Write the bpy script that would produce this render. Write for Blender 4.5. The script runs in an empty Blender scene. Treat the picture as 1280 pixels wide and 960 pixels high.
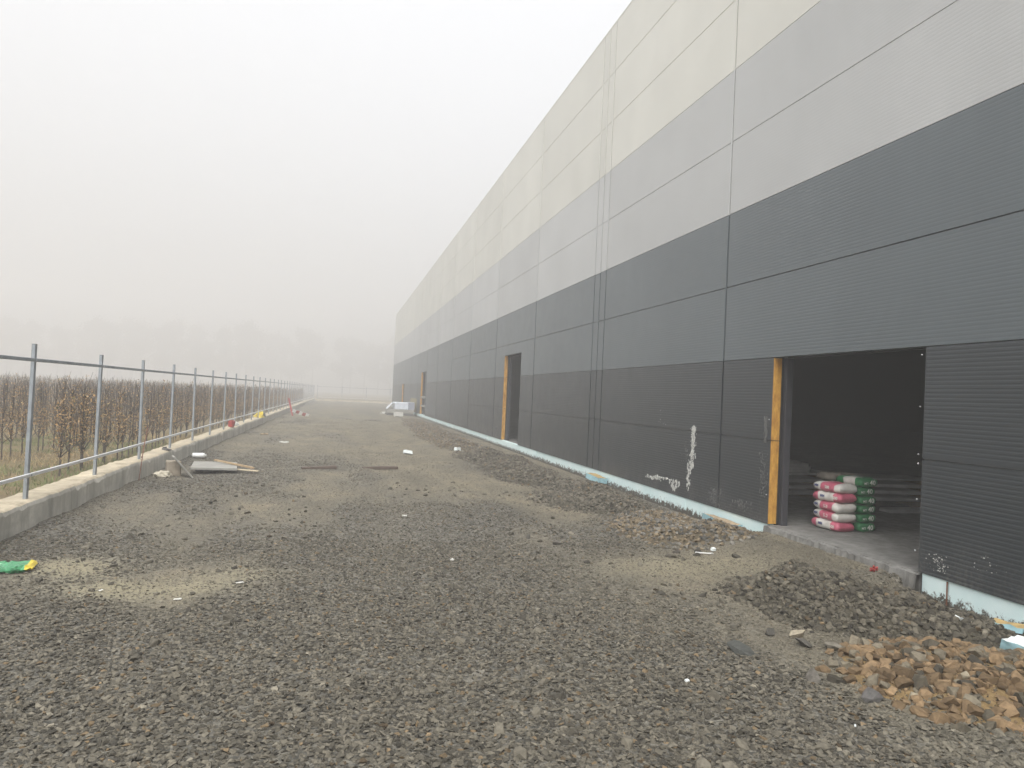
import bpy, bmesh, math, random
import numpy as np
from mathutils import Vector, Matrix, noise as mnoise

RND = random.Random(7)
RNG = np.random.default_rng(11)
scene = bpy.context.scene
COL = scene.collection

# ------------------------------------------------------------------ constants
XW = 5.5626            # outer face of the warehouse wall
ZB = 0.2213            # underside of the lowest wall panels
MOD = 1.1              # panel height
XP0, XP1 = -3.72, -3.34  # concrete plinth, back and front
XF = -3.47             # fence line
YEND = 83.5

# ------------------------------------------------------------------ helpers
def tag(o, label=None, cat=None, group=None, kind=None):
    if label: o['label'] = label
    if cat: o['category'] = cat
    if group: o['group'] = group
    if kind or label: o['kind'] = kind or 'thing'
    return o

def empty(name, loc=(0, 0, 0), rz=0.0):
    o = bpy.data.objects.new(name, None)
    o.location = loc
    o.rotation_euler = (0, 0, rz)
    o.empty_display_size = 0.2
    COL.objects.link(o)
    return o

def link(name, me, mats, parent=None, smooth=False):
    o = bpy.data.objects.new(name, me)
    if mats is not None:
        for m in (mats if isinstance(mats, (list, tuple)) else [mats]):
            me.materials.append(m)
    COL.objects.link(o)
    if parent is not None:
        o.parent = parent
    if smooth:
        me.shade_smooth()
    else:
        me.shade_flat()
    return o

def from_bm(name, bm, mats, parent=None, smooth=False):
    me = bpy.data.meshes.new(name)
    bmesh.ops.recalc_face_normals(bm, faces=bm.faces)
    bm.to_mesh(me)
    bm.free()
    return link(name, me, mats, parent, smooth)

def np_mesh(name, V, F, col=None, attrs=None):
    """V (n,3), F (m,k) with one face size"""
    me = bpy.data.meshes.new(name)
    V = np.ascontiguousarray(V, dtype=np.float32)
    F = np.ascontiguousarray(F, dtype=np.int32)
    me.vertices.add(len(V))
    me.vertices.foreach_set('co', V.ravel())
    k = F.shape[1]
    me.loops.add(F.size)
    me.loops.foreach_set('vertex_index', F.ravel())
    me.polygons.add(len(F))
    me.polygons.foreach_set('loop_start', np.arange(0, F.size, k, dtype=np.int32))
    me.polygons.foreach_set('loop_total', np.full(len(F), k, dtype=np.int32))
    me.update(calc_edges=True)
    if col is not None:
        a = me.attributes.new('col', 'FLOAT_COLOR', 'POINT')
        c = np.ones((len(V), 4), dtype=np.float32)
        c[:, :3] = col
        a.data.foreach_set('color', c.ravel())
    if attrs:
        for n, v in attrs.items():
            a = me.attributes.new(n, 'FLOAT', 'POINT')
            a.data.foreach_set('value', np.ascontiguousarray(v, dtype=np.float32))
    me.validate()
    return me

def add_box(bm, lo, hi, mi=0, bevel=0.0, rot=None, jitter=0.0):
    lo = Vector(lo); hi = Vector(hi)
    c = (lo + hi) / 2; s = hi - lo
    m = Matrix.Translation(c) @ (rot.to_4x4() if rot is not None else Matrix.Identity(4)) @ Matrix.Diagonal((s.x, s.y, s.z, 1))
    r = bmesh.ops.create_cube(bm, size=1.0, matrix=m)
    vs = r['verts']
    fs = set(f for v in vs for f in v.link_faces)
    for f in fs: f.material_index = mi
    if jitter:
        for v in vs:
            v.co += Vector((RND.uniform(-1, 1), RND.uniform(-1, 1), RND.uniform(-1, 1))) * jitter
    if bevel:
        es = set(e for v in vs for e in v.link_edges)
        rr = bmesh.ops.bevel(bm, geom=list(es), offset=bevel, segments=1, affect='EDGES')
        for f in rr['faces']: f.material_index = mi
    return vs

def tube(bm, pts, radii, n=6, mi=0, cap=True):
    pts = [Vector(p) for p in pts]
    rings = []
    for i, p in enumerate(pts):
        d = (pts[min(i + 1, len(pts) - 1)] - pts[max(i - 1, 0)]).normalized()
        a = Vector((1, 0, 0)) if abs(d.x) < .8 else Vector((0, 1, 0))
        u = d.cross(a).normalized(); w = d.cross(u)
        r = radii[i] if isinstance(radii, (list, tuple)) else radii
        rings.append([bm.verts.new(p + (u * math.cos(2 * math.pi * k / n) + w * math.sin(2 * math.pi * k / n)) * r) for k in range(n)])
    for a, b in zip(rings, rings[1:]):
        for k in range(n):
            f = bm.faces.new((a[k], a[(k + 1) % n], b[(k + 1) % n], b[k])); f.material_index = mi
    if cap:
        bm.faces.new(rings[0]).material_index = mi
        bm.faces.new(list(reversed(rings[-1]))).material_index = mi

def boxmesh(name, lo, hi, mat, parent=None, bevel=0.0, jitter=0.0, rot=None):
    bm = bmesh.new()
    add_box(bm, lo, hi, 0, bevel, rot, jitter)
    return from_bm(name, bm, mat, parent)

# value noise in numpy -------------------------------------------------------
_PERM = np.random.default_rng(3).random((256, 256)).astype(np.float32)
def vnoise(x, y):
    xi = np.floor(x).astype(int); yi = np.floor(y).astype(int)
    fx = x - xi; fy = y - yi
    fx = fx * fx * (3 - 2 * fx); fy = fy * fy * (3 - 2 * fy)
    g = lambda a, b: _PERM[a & 255, b & 255]
    return (g(xi, yi) * (1 - fx) + g(xi + 1, yi) * fx) * (1 - fy) + (g(xi, yi + 1) * (1 - fx) + g(xi + 1, yi + 1) * fx) * fy
def fbm(x, y, o=4):
    s = 0; a = .5; t = 0
    for i in range(o):
        s = s + a * vnoise(x * 2 ** i + 17.3 * i, y * 2 ** i + 9.1 * i); t += a; a *= .5
    return s / t
def sstep(a, b, x):
    t = np.clip((x - a) / (b - a), 0, 1); return t * t * (3 - 2 * t)

# ------------------------------------------------------------------ materials
def new_mat(name):
    m = bpy.data.materials.new(name); m.use_nodes = True
    nt = m.node_tree; b = nt.nodes['Principled BSDF']
    return m, nt, b
def N(nt, t, **kw):
    n = nt.nodes.new(t)
    for k, v in kw.items(): setattr(n, k, v)
    return n
def ramp(nt, fac, stops):
    r = N(nt, 'ShaderNodeValToRGB')
    e = r.color_ramp.elements
    e[0].position, e[0].color = stops[0][0], (*stops[0][1], 1)
    e[1].position, e[1].color = stops[-1][0], (*stops[-1][1], 1)
    for p, c in stops[1:-1]:
        x = e.new(p); x.color = (*c, 1)
    nt.links.new(fac, r.inputs['Fac'])
    return r.outputs['Color']
def noise_node(nt, scale, detail=5, rough=.6, coord='Object', stretch=None):
    tc = N(nt, 'ShaderNodeTexCoord')
    src = tc.outputs[coord]
    if stretch:
        mp = N(nt, 'ShaderNodeMapping'); mp.inputs['Scale'].default_value = stretch
        nt.links.new(src, mp.inputs['Vector']); src = mp.outputs['Vector']
    n = N(nt, 'ShaderNodeTexNoise')
    n.inputs['Scale'].default_value = scale; n.inputs['Detail'].default_value = detail; n.inputs['Roughness'].default_value = rough
    nt.links.new(src, n.inputs['Vector'])
    return n.outputs['Fac']
def bump(nt, b, h, strength=.3, dist=.01):
    bp = N(nt, 'ShaderNodeBump'); bp.inputs['Strength'].default_value = strength; bp.inputs['Distance'].default_value = dist
    nt.links.new(h, bp.inputs['Height']); nt.links.new(bp.outputs['Normal'], b.inputs['Normal'])
def mixc(nt, fac, a, c, mode='MIX'):
    m = N(nt, 'ShaderNodeMix', data_type='RGBA', blend_type=mode)
    for s, v in ((m.inputs[0], fac), (m.inputs[6], a), (m.inputs[7], c)):
        if isinstance(v, bpy.types.NodeSocket): nt.links.new(v, s)
        elif isinstance(v, tuple): s.default_value = (*v, 1)
        else: s.default_value = v
    return m.outputs[2]
def math_n(nt, op, a, b=None, clamp=False):
    m = N(nt, 'ShaderNodeMath', operation=op); m.use_clamp = clamp
    for s, v in zip(m.inputs, (a, b)):
        if v is None: continue
        if isinstance(v, bpy.types.NodeSocket): nt.links.new(v, s)
        else: s.default_value = v
    return m.outputs[0]

def simple(name, c, rough=.6, metal=0.0, var=.12, scale=6, bmp=0.0, bscale=40, spec=.5, stretch=None):
    m, nt, b = new_mat(name)
    f = noise_node(nt, scale, stretch=stretch)
    lo = tuple(x * (1 - var) for x in c); hi = tuple(min(1, x * (1 + var)) for x in c)
    nt.links.new(ramp(nt, f, [(.3, lo), (.7, hi)]), b.inputs['Base Color'])
    b.inputs['Roughness'].default_value = rough; b.inputs['Metallic'].default_value = metal
    b.inputs['Specular IOR Level'].default_value = spec
    if bmp: bump(nt, b, noise_node(nt, bscale), bmp, .01)
    return m

def attr_mat(name, rough=.9, spec=.2, nscale=60, nvar=.25, bmp=.4):
    m, nt, b = new_mat(name)
    a = N(nt, 'ShaderNodeAttribute'); a.attribute_name = 'col'
    f = noise_node(nt, nscale)
    v = ramp(nt, f, [(.3, (1 - nvar,) * 3), (.7, (1 + nvar,) * 3)])
    nt.links.new(mixc(nt, 1.0, a.outputs['Color'], v, 'MULTIPLY'), b.inputs['Base Color'])
    b.inputs['Roughness'].default_value = rough; b.inputs['Specular IOR Level'].default_value = spec
    if bmp: bump(nt, b, noise_node(nt, nscale * 2), bmp, .004)
    return m

def panel_mat(name, c, rough=.36, spec=.7, dirt=True):
    """painted sheet steel; faint mottling, dried mud splashed along the foot"""
    m, nt, b = new_mat(name)
    f = noise_node(nt, .55, 3)
    base = ramp(nt, f, [(.3, tuple(x * .94 for x in c)), (.7, tuple(x * 1.06 for x in c))])
    oi = N(nt, 'ShaderNodeObjectInfo')
    base = mixc(nt, 1.0, base, ramp(nt, oi.outputs['Random'], [(0, (.955,) * 3), (1, (1.045,) * 3)]), 'MULTIPLY')
    stv = noise_node(nt, 3.0, 5, .6, stretch=(1, 1, .06))
    base = mixc(nt, .8 if dirt else .25, base, ramp(nt, stv, [(.3, (.955,) * 3), (.7, (1.03,) * 3)]), 'MULTIPLY')
    if dirt:
        tc = N(nt, 'ShaderNodeTexCoord'); sp = N(nt, 'ShaderNodeSeparateXYZ')
        nt.links.new(tc.outputs['Object'], sp.inputs[0])
        h = math_n(nt, 'MULTIPLY_ADD', sp.outputs['Z'], -1.6); h.node.inputs[2].default_value = 1.15
        h = math_n(nt, 'MAXIMUM', h, 0.0)
        g = noise_node(nt, 3.5, 6, .7, stretch=(1, 1, .25))
        g2 = noise_node(nt, 30, 3, .6)
        k = math_n(nt, 'MULTIPLY', h, math_n(nt, 'SUBTRACT', math_n(nt, 'MULTIPLY', g, math_n(nt, 'MULTIPLY', g2, 4.0)), .72), True)
        base = mixc(nt, math_n(nt, 'MULTIPLY', k, .55, True), base, (.21, .20, .18))
    nt.links.new(base, b.inputs['Base Color'])
    rr = noise_node(nt, 2.2, 4)
    mr = N(nt, 'ShaderNodeMapRange'); mr.inputs[3].default_value = rough - .06; mr.inputs[4].default_value = rough + .1
    nt.links.new(rr, mr.inputs[0]); nt.links.new(mr.outputs[0], b.inputs['Roughness'])
    b.inputs['Specular IOR Level'].default_value = spec
    bump(nt, b, noise_node(nt, .9, 2), .06, .03)
    return m

M = {}
M['dark_panel'] = panel_mat('dark_panel', (.020, .026, .031))
M['slate_panel'] = panel_mat('slate_panel', (.080, .098, .108))
M['grey_panel'] = panel_mat('grey_panel', (.425, .433, .432), .45, .5, dirt=False)
M['cream_panel'] = panel_mat('cream_panel', (.545, .542, .497), .45, .5, dirt=False)
M['dark_joint'] = simple('dark_joint', (.014, .016, .018), .5)
M['slate_joint'] = simple('slate_joint', (.03, .034, .038), .5)
M['light_joint'] = simple('light_joint', (.23, .23, .22), .5)
M['cream_joint'] = simple('cream_joint', (.29, .29, .265), .5)
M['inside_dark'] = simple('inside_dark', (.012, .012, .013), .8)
M['steel_dark'] = simple('steel_dark', (.045, .045, .052), .5, .2)
M['galv'] = simple('galv', (.30, .33, .36), .42, .55, .16, 9, .12, 60)
M['zinc'] = simple('zinc', (.6, .61, .62), .35, .7, .1, 12)
M['rail_skylit'] = simple('rail_skylit', (.70, .71, .72), .4, .25, .08, 12)  # bottom rail: the sky light it catches is put into this paler colour
M['wood'] = simple('wood', (.33, .24, .14), .8, 0, .3, 5, .3, 60, stretch=(12, 12, 1))
M['dark_wood'] = simple('dark_wood', (.085, .06, .045), .85, 0, .3, 9, .3, 60)
M['board_grey'] = simple('board_grey', (.27, .262, .235), .85, 0, .18, 6, .2, 50)
M['board_dark'] = simple('board_dark', (.10, .095, .09), .85, 0, .2, 8, .2, 50)
M['white_plastic'] = simple('white_plastic', (.78, .78, .76), .4, 0, .06)
M['white_foam'] = simple('white_foam', (.72, .76, .75), .8, 0, .1, 10, .2, 80)
M['paint_faint'] = simple('paint_faint', (.12, .12, .115), .7, 0, .3, 25)
M['paint_white'] = simple('paint_white', (.46, .46, .43), .7, 0, .45, 30)
M['red_plastic'] = simple('red_plastic', (.34, .045, .04), .45)
M['yellow_plastic'] = simple('yellow_plastic', (.62, .48, .04), .45)
M['black_plastic'] = simple('black_plastic', (.02, .02, .022), .45)
M['blue_foam'] = simple('blue_foam', (.27, .44, .48), .8, 0, .2, 14, .2, 70)
M['wrap_white'] = simple('wrap_white', (.6, .64, .70), .3, 0, .15, 5)
M['rust'] = simple('rust', (.16, .07, .04), .85, 0, .3, 30)
M['paper'] = simple('paper', (.58, .57, .53), .8, 0, .08)
M['bag_green'] = simple('bag_green', (.025, .17, .06), .33, 0, .3, 11, .5, 22)
M['bag_pink'] = simple('bag_pink', (.54, .13, .19), .4, 0, .25, 11, .5, 22)
M['bag_white'] = simple('bag_white', (.62, .60, .55), .42, 0, .12, 9, .3, 14)
M['bag_kraft'] = simple('bag_kraft', (.24, .21, .17), .6, 0, .15, 9, .3, 14)
M['print_blue'] = simple('print_blue', (.05, .07, .2), .5)
M['print_white'] = simple('print_white', (.72, .76, .68), .5)
M['stone'] = attr_mat('stone', .88, .3, 35, .28, .5)
M['gravel'] = attr_mat('gravel', .9, .25, 45, .22, .4)
M['leaf'] = attr_mat('leaf', .75, .25, 3, .2, 0)
M['bark'] = simple('bark', (.058, .047, .038), .9, 0, .3, 12)
M['grass'] = attr_mat('grass', .85, .2, 3, .15, 0)

def concrete(name, c, dirtc, rough=.85):
    m, nt, b = new_mat(name)
    f = noise_node(nt, 1.3, 7, .65)
    f2 = noise_node(nt, 9, 6, .7)
    a = ramp(nt, f, [(.3, tuple(x * .66 for x in c)), (.7, tuple(x * 1.18 for x in c))])
    st = noise_node(nt, 5, 6, .7, stretch=(1, 1, .12))
    a = mixc(nt, .8, a, ramp(nt, st, [(.34, (.55, .54, .52)), (.5, (.95, .95, .95)), (.7, (1.12, 1.12, 1.12))]), 'MULTIPLY')
    k = ramp(nt, f2, [(.42, (0, 0, 0)), (.62, (1, 1, 1))])
    nt.links.new(mixc(nt, math_n(nt, 'MULTIPLY', k, .55), a, dirtc), b.inputs['Base Color'])
    b.inputs['Roughness'].default_value = rough; b.inputs['Specular IOR Level'].default_value = .3
    bump(nt, b, noise_node(nt, 24, 8, .7), .55, .012)
    return m
M['concrete'] = concrete('concrete', (.54, .52, .46), (.38, .37, .325))
M['concrete_top'] = concrete('concrete_top', (.52, .45, .33), (.33, .285, .21))
M['slab'] = concrete('slab', (.22, .215, .20), (.10, .098, .09))
M['block'] = concrete('block', (.36, .31, .24), (.26, .22, .17))

def amber_mat():
    m, nt, b = new_mat('mineral_wool')
    f = noise_node(nt, 18, 7, .7, stretch=(1, 1, .3))
    nt.links.new(ramp(nt, f, [(.3, (.30, .13, .015)), (.7, (.68, .38, .07))]), b.inputs['Base Color'])
    b.inputs['Roughness'].default_value = .95
    bump(nt, b, noise_node(nt, 90, 6, .8), .8, .01)
    return m
M['mineral_wool'] = amber_mat()

def xps_mat():
    m, nt, b = new_mat('foam_board')
    tc = N(nt, 'ShaderNodeTexCoord'); sp = N(nt, 'ShaderNodeSeparateXYZ'); nt.links.new(tc.outputs['Object'], sp.inputs[0])
    f = noise_node(nt, 2.0, 4)
    base = ramp(nt, f, [(.3, (.60, .77, .77)), (.7, (.72, .85, .84))])
    # earth stuck on the lower half
    mr = N(nt, 'ShaderNodeMapRange'); mr.inputs[1].default_value = .16; mr.inputs[2].default_value = -.06
    mr.inputs[3].default_value = 0; mr.inputs[4].default_value = .42
    nt.links.new(sp.outputs['Z'], mr.inputs[0])
    g = noise_node(nt, 13, 8, .78)
    k = math_n(nt, 'ADD', g, mr.outputs[0])
    k = ramp(nt, k, [(.70, (0, 0, 0)), (.76, (1, 1, 1))])
    nt.links.new(mixc(nt, k, base, (.085, .078, .062)), b.inputs['Base Color'])
    b.inputs['Roughness'].default_value = .75
    bump(nt, b, g, .3, .01)
    return m
M['foam_board'] = xps_mat()

def ground_mat():
    m, nt, b = new_mat('ground')
    a = N(nt, 'ShaderNodeAttribute'); a.attribute_name = 'dust'
    s = N(nt, 'ShaderNodeAttribute'); s.attribute_name = 'sand'
    g = N(nt, 'ShaderNodeAttribute'); g.attribute_name = 'field'
    tc = N(nt, 'ShaderNodeTexCoord')
    v = N(nt, 'ShaderNodeTexVoronoi'); v.inputs['Scale'].default_value = 34; nt.links.new(tc.outputs['Object'], v.inputs['Vector'])
    n1 = noise_node(nt, 55, 6, .75)
    n2 = noise_node(nt, 3.0, 6, .65)
    n3 = noise_node(nt, 14, 5, .7)
    sepc = N(nt, 'ShaderNodeSeparateColor'); nt.links.new(v.outputs['Color'], sepc.inputs[0])
    cell = ramp(nt, sepc.outputs[0], [(0, (.060, .058, .051)), (.6, (.125, .118, .100)), (1, (.20, .187, .155))])
    dust = ramp(nt, n1, [(.3, (.138, .123, .090)), (.7, (.24, .213, .156))])
    v2 = N(nt, 'ShaderNodeTexVoronoi'); v2.inputs['Scale'].default_value = 80; nt.links.new(tc.outputs['Object'], v2.inputs['Vector'])
    sp2 = N(nt, 'ShaderNodeSeparateColor'); nt.links.new(v2.outputs['Color'], sp2.inputs[0])
    dust = mixc(nt, .75, dust, ramp(nt, sp2.outputs[0], [(0, (.35,) * 3), (.35, (.8,) * 3), (.8, (1.1,) * 3), (1, (1.7,) * 3)]), 'MULTIPLY')
    n4 = noise_node(nt, 1.1, 7, .7, stretch=(1, .45, 1))
    dust = mixc(nt, .9, dust, ramp(nt, n4, [(.32, (.62, .62, .64)), (.5, (.95, .95, .95)), (.66, (1.25, 1.2, 1.12))]), 'MULTIPLY')
    k = math_n(nt, 'ADD', a.outputs['Fac'], math_n(nt, 'MULTIPLY', math_n(nt, 'SUBTRACT', n3, .5), 1.3))
    k = math_n(nt, 'ADD', k, math_n(nt, 'MULTIPLY', math_n(nt, 'SUBTRACT', n2, .5), .8), True)
    c = mixc(nt, k, cell, dust)
    ks = math_n(nt, 'MULTIPLY', s.outputs['Fac'], ramp(nt, n3, [(.3, (.35,) * 3), (.55, (1, 1, 1))]), True)
    c = mixc(nt, ks, c, ramp(nt, n1, [(.3, (.23, .205, .135)), (.7, (.34, .305, .205))]))
    fld = ramp(nt, noise_node(nt, .9, 7, .7), [(.35, (.10, .07, .042)), (.5, (.18, .14, .07)), (.66, (.12, .135, .05))])
    fld = mixc(nt, .45, fld, ramp(nt, n3, [(.3, (.08, .058, .036)), (.7, (.21, .165, .09))]))
    c = mixc(nt, g.outputs['Fac'], c, fld)
    nt.links.new(c, b.inputs['Base Color'])
    b.inputs['Roughness'].default_value = .95; b.inputs['Specular IOR Level'].default_value = .2
    h = math_n(nt, 'ADD', math_n(nt, 'MULTIPLY', v.outputs['Distance'], -1.0), math_n(nt, 'MULTIPLY', n1, .9))
    h = math_n(nt, 'ADD', h, math_n(nt, 'MULTIPLY', n3, 1.2))
    bump(nt, b, h, .75, .016)
    return m
M['ground'] = ground_mat()

# ------------------------------------------------------------------ terrain
def height(x, y):
    """yard surface: nearly level, ruts, and the earth ramp tipped in front of the big doorway"""
    yard = sstep(-3.7, -3.3, x) * (1 - sstep(5.4, 5.7, x))
    h = (fbm(x * .8 + 50, y * .45 + 20, 4) - .5) * .10 * yard
    h = h * (1 - .9 * sstep(4.4, 5.1, x)) - .05 * sstep(4.9, 5.4, x) * (1 - sstep(5.6, 5.8, x))
    h = h - .03 * yard * (np.exp(-((x + 1.2 + .25 * np.sin(y * .22)) / .3) ** 2) + np.exp(-((x - .9 + .25 * np.sin(y * .22)) / .3) ** 2))
    h = h + (fbm(x * 3 + 5, y * 3 + 8, 3) - .5) * .02 * yard * (1 - sstep(18, 30, y))
    edge = 6.30 + .05 * np.sin(x * 7) + .12 * (fbm(x * 4, y * 0 + 3, 3) - .5)
    ramp_ = sstep(3.7, 5.45, x) * (1 - sstep(5.7, 5.9, x))
    along = sstep(edge - .05, edge + .07, y) * (1 - sstep(8.75, 9.5, y))
    h = h + .19 * ramp_ * along
    pit = np.exp(-(((x - 5.3) / .42) ** 2 + ((y - 6.15) / .26) ** 2))
    h = h - .16 * pit * (1 - sstep(edge - .1, edge + .02, y)) * (1 - sstep(5.55, 5.8, x))
    # loose bank of gravel against the plinth
    h = h + .07 * (1 - sstep(-3.3, -2.7, x)) * sstep(-3.7, -3.4, x) * fbm(x * 2, y * 1.1, 3)
    return h

def dust_at(x, y):
    d = fbm(x * .55 + 3, y * .22 + 7, 4)
    d = sstep(.32, .60, d) * .95
    d = d + .35 * sstep(9, 26, y)                                  # trodden, dusty further along the road
    d = d - .55 * (1 - sstep(4.2, 6.5, y + .35 * x))               # clean chips at the front
    d = d + .22 * np.exp(-((x + 1.2 + .25 * np.sin(y * .22)) / .42) ** 2) * sstep(5, 8, y) + .22 * np.exp(-((x - .9 + .25 * np.sin(y * .22)) / .45) ** 2) * sstep(6, 9, y)
    d = d - .5 * (1 - sstep(-3.2, -2.4, x))
    d = d + .8 * np.exp(-(((x - 3.9) / 1.3) ** 2 + ((y - 7.5) / .75) ** 2))   # bare earth before the doorway
    d = d + .8 * sstep(4.2, 5.0, x) * sstep(6.5, 6.9, y) * (1 - sstep(8.9, 9.6, y))
    return np.clip(d, 0, 1)

def sand_at(x, y):
    s = 1.1 * np.exp(-(((x + 2.3) / .40) ** 2 + ((y - 7.55) / .40) ** 2)) + .8 * np.exp(-(((x + 1.9) / .35) ** 2 + ((y - 6.8) / .35) ** 2))
    s = s + .75 * np.exp(-(((x + 1.2) / .55) ** 2 + ((y - 6.85) / .3) ** 2)) + .6 * np.exp(-(((x + .75) / .4) ** 2 + ((y - 7.3) / .3) ** 2))
    s = s + .6 * np.exp(-(((x - 3.6) / .9) ** 2 + ((y - 7.4) / .45) ** 2))
    return np.clip(s, 0, 1)

def axis(*segs):
    out = []
    for a, b, st in segs:
        n = max(1, int(round((b - a) / st))); out += list(np.linspace(a, b, n, endpoint=False))
    out.append(segs[-1][1]); return np.array(out)

def grid_faces(nx, ny):
    i, j = np.meshgrid(np.arange(nx - 1), np.arange(ny - 1), indexing='ij')
    a = (i * ny + j).ravel()
    return np.stack([a, a + ny, a + ny + 1, a + 1], 1)

gx = axis((-420, -60, 45), (-60, -12, 4), (-12, -4, 1), (-4, -3.3, .1), (-3.3, 5.7, .06), (5.7, 60, 8), (60, 420, 60))
gy = axis((-420, -20, 50), (-20, 1, 2), (1, 12, .055), (12, 30, .15), (30, 110, .8), (110, 420, 31))
GX, GY = np.meshgrid(gx, gy, indexing='ij')
GZ = height(GX, GY)
field = 1 - sstep(-3.75, -3.6, GX)
field = np.maximum(field, sstep(106.5, 107.5, GY))
me = np_mesh('ground', np.stack([GX, GY, GZ], -1).reshape(-1, 3), grid_faces(len(gx), len(gy)),
             attrs={'dust': dust_at(GX, GY).ravel(), 'sand': sand_at(GX, GY).ravel(), 'field': field.ravel()})
tag(link('ground', me, M['ground'], smooth=True), kind='structure')

# ------------------------------------------------------------------ stones and chips
def hull_variants(n, npts, seed, flat=.45):
    r = random.Random(seed); out = []
    for _ in range(n):
        bm = bmesh.new()
        for _ in range(npts):
            v = Vector((r.gauss(0, 1), r.gauss(0, 1), r.gauss(0, 1))).normalized()
            v *= r.uniform(.8, 1.1)
            bm.verts.new((v.x * .62, v.y * .46, v.z * flat * .6))
        res = bmesh.ops.convex_hull(bm, input=bm.verts)
        junk = [g for g in res['geom_interior'] if isinstance(g, bmesh.types.BMVert)]
        if junk: bmesh.ops.delete(bm, geom=junk, context='VERTS')
        bmesh.ops.triangulate(bm, faces=bm.faces[:])
        bmesh.ops.recalc_face_normals(bm, faces=bm.faces[:])
        bm.verts.index_update()
        V = np.array([v.co[:] for v in bm.verts]); F = np.array([[v.index for v in f.verts] for f in bm.faces])
        out.append((V, F)); bm.free()
    return out
CHIP = hull_variants(16, 9, 5, .42)
STONE = hull_variants(16, 15, 9, .75)

def rot_mats(tilt, n, rng):
    yaw = rng.uniform(0, 2 * np.pi, n)
    ax = rng.uniform(0, 2 * np.pi, n)
    t = rng.normal(0, tilt, n)
    cy, sy = np.cos(yaw), np.sin(yaw)
    Rz = np.zeros((n, 3, 3)); Rz[:, 0, 0] = cy; Rz[:, 0, 1] = -sy; Rz[:, 1, 0] = sy; Rz[:, 1, 1] = cy; Rz[:, 2, 2] = 1
    kx, ky = np.cos(ax), np.sin(ax)
    c, s = np.cos(t), np.sin(t); C = 1 - c
    Rt = np.zeros((n, 3, 3))
    Rt[:, 0, 0] = c + kx * kx * C; Rt[:, 0, 1] = kx * ky * C; Rt[:, 0, 2] = ky * s
    Rt[:, 1, 0] = kx * ky * C; Rt[:, 1, 1] = c + ky * ky * C; Rt[:, 1, 2] = -kx * s
    Rt[:, 2, 0] = -ky * s; Rt[:, 2, 1] = kx * s; Rt[:, 2, 2] = c
    return Rt @ Rz

def scatter(variants, pos, size, tilt, col, rng):
    """instances of the hull variants gathered into one vertex and face list"""
    n = len(pos); R = rot_mats(tilt, n, rng) * size[:, None, None]
    which = rng.integers(0, len(variants), n)
    Vs, Fs, Cs, off = [], [], [], 0
    for k, (V, F) in enumerate(variants):
        ix = np.nonzero(which == k)[0]
        if len(ix) == 0: continue
        W = np.einsum('nij,vj->nvi', R[ix], V) + pos[ix][:, None, :]
        Vs.append(W.reshape(-1, 3))
        Fs.append((F[None] + (np.arange(len(ix)) * len(V))[:, None, None] + off).reshape(-1, 3))
        Cs.append(np.repeat(col[ix], len(V), 0)); off += len(ix) * len(V)
    return np.concatenate(Vs), np.concatenate(Fs), np.concatenate(Cs)

def stone_colours(n, rng, kind='grey', wear=None):
    t = rng.random(n)[:, None]
    g = np.array([.048, .046, .041]) * (1 - t) + np.array([.190, .180, .155]) * t
    warm = rng.random(n)[:, None] < (.03 if kind == 'dark' else .05)
    g = np.where(warm, g * np.array([1.25, 1.02, .78]), g)
    pale = rng.random(n)[:, None] < .03
    g = np.where(pale, g * 1.5, g)
    if kind == 'dark': g = g * np.array([.66, .62, .54])
    if kind == 'grey': g = g * np.array([.80, .76, .68])
    if kind == 'grey': g = g * (1 if wear is None else .85)
    if kind == 'brown':
        b = np.array([.085, .068, .045]) * (1 - t) + np.array([.21, .165, .105]) * t
        g = np.where(rng.random(n)[:, None] < .55, b, g)
    if kind == 'orange':
        b = np.array([.085, .058, .032]) * (1 - t) + np.array([.235, .16, .088]) * t
        g = np.where(rng.random(n)[:, None] < .70, b, g * np.array([.9, .82, .68]))
    return g

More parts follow.
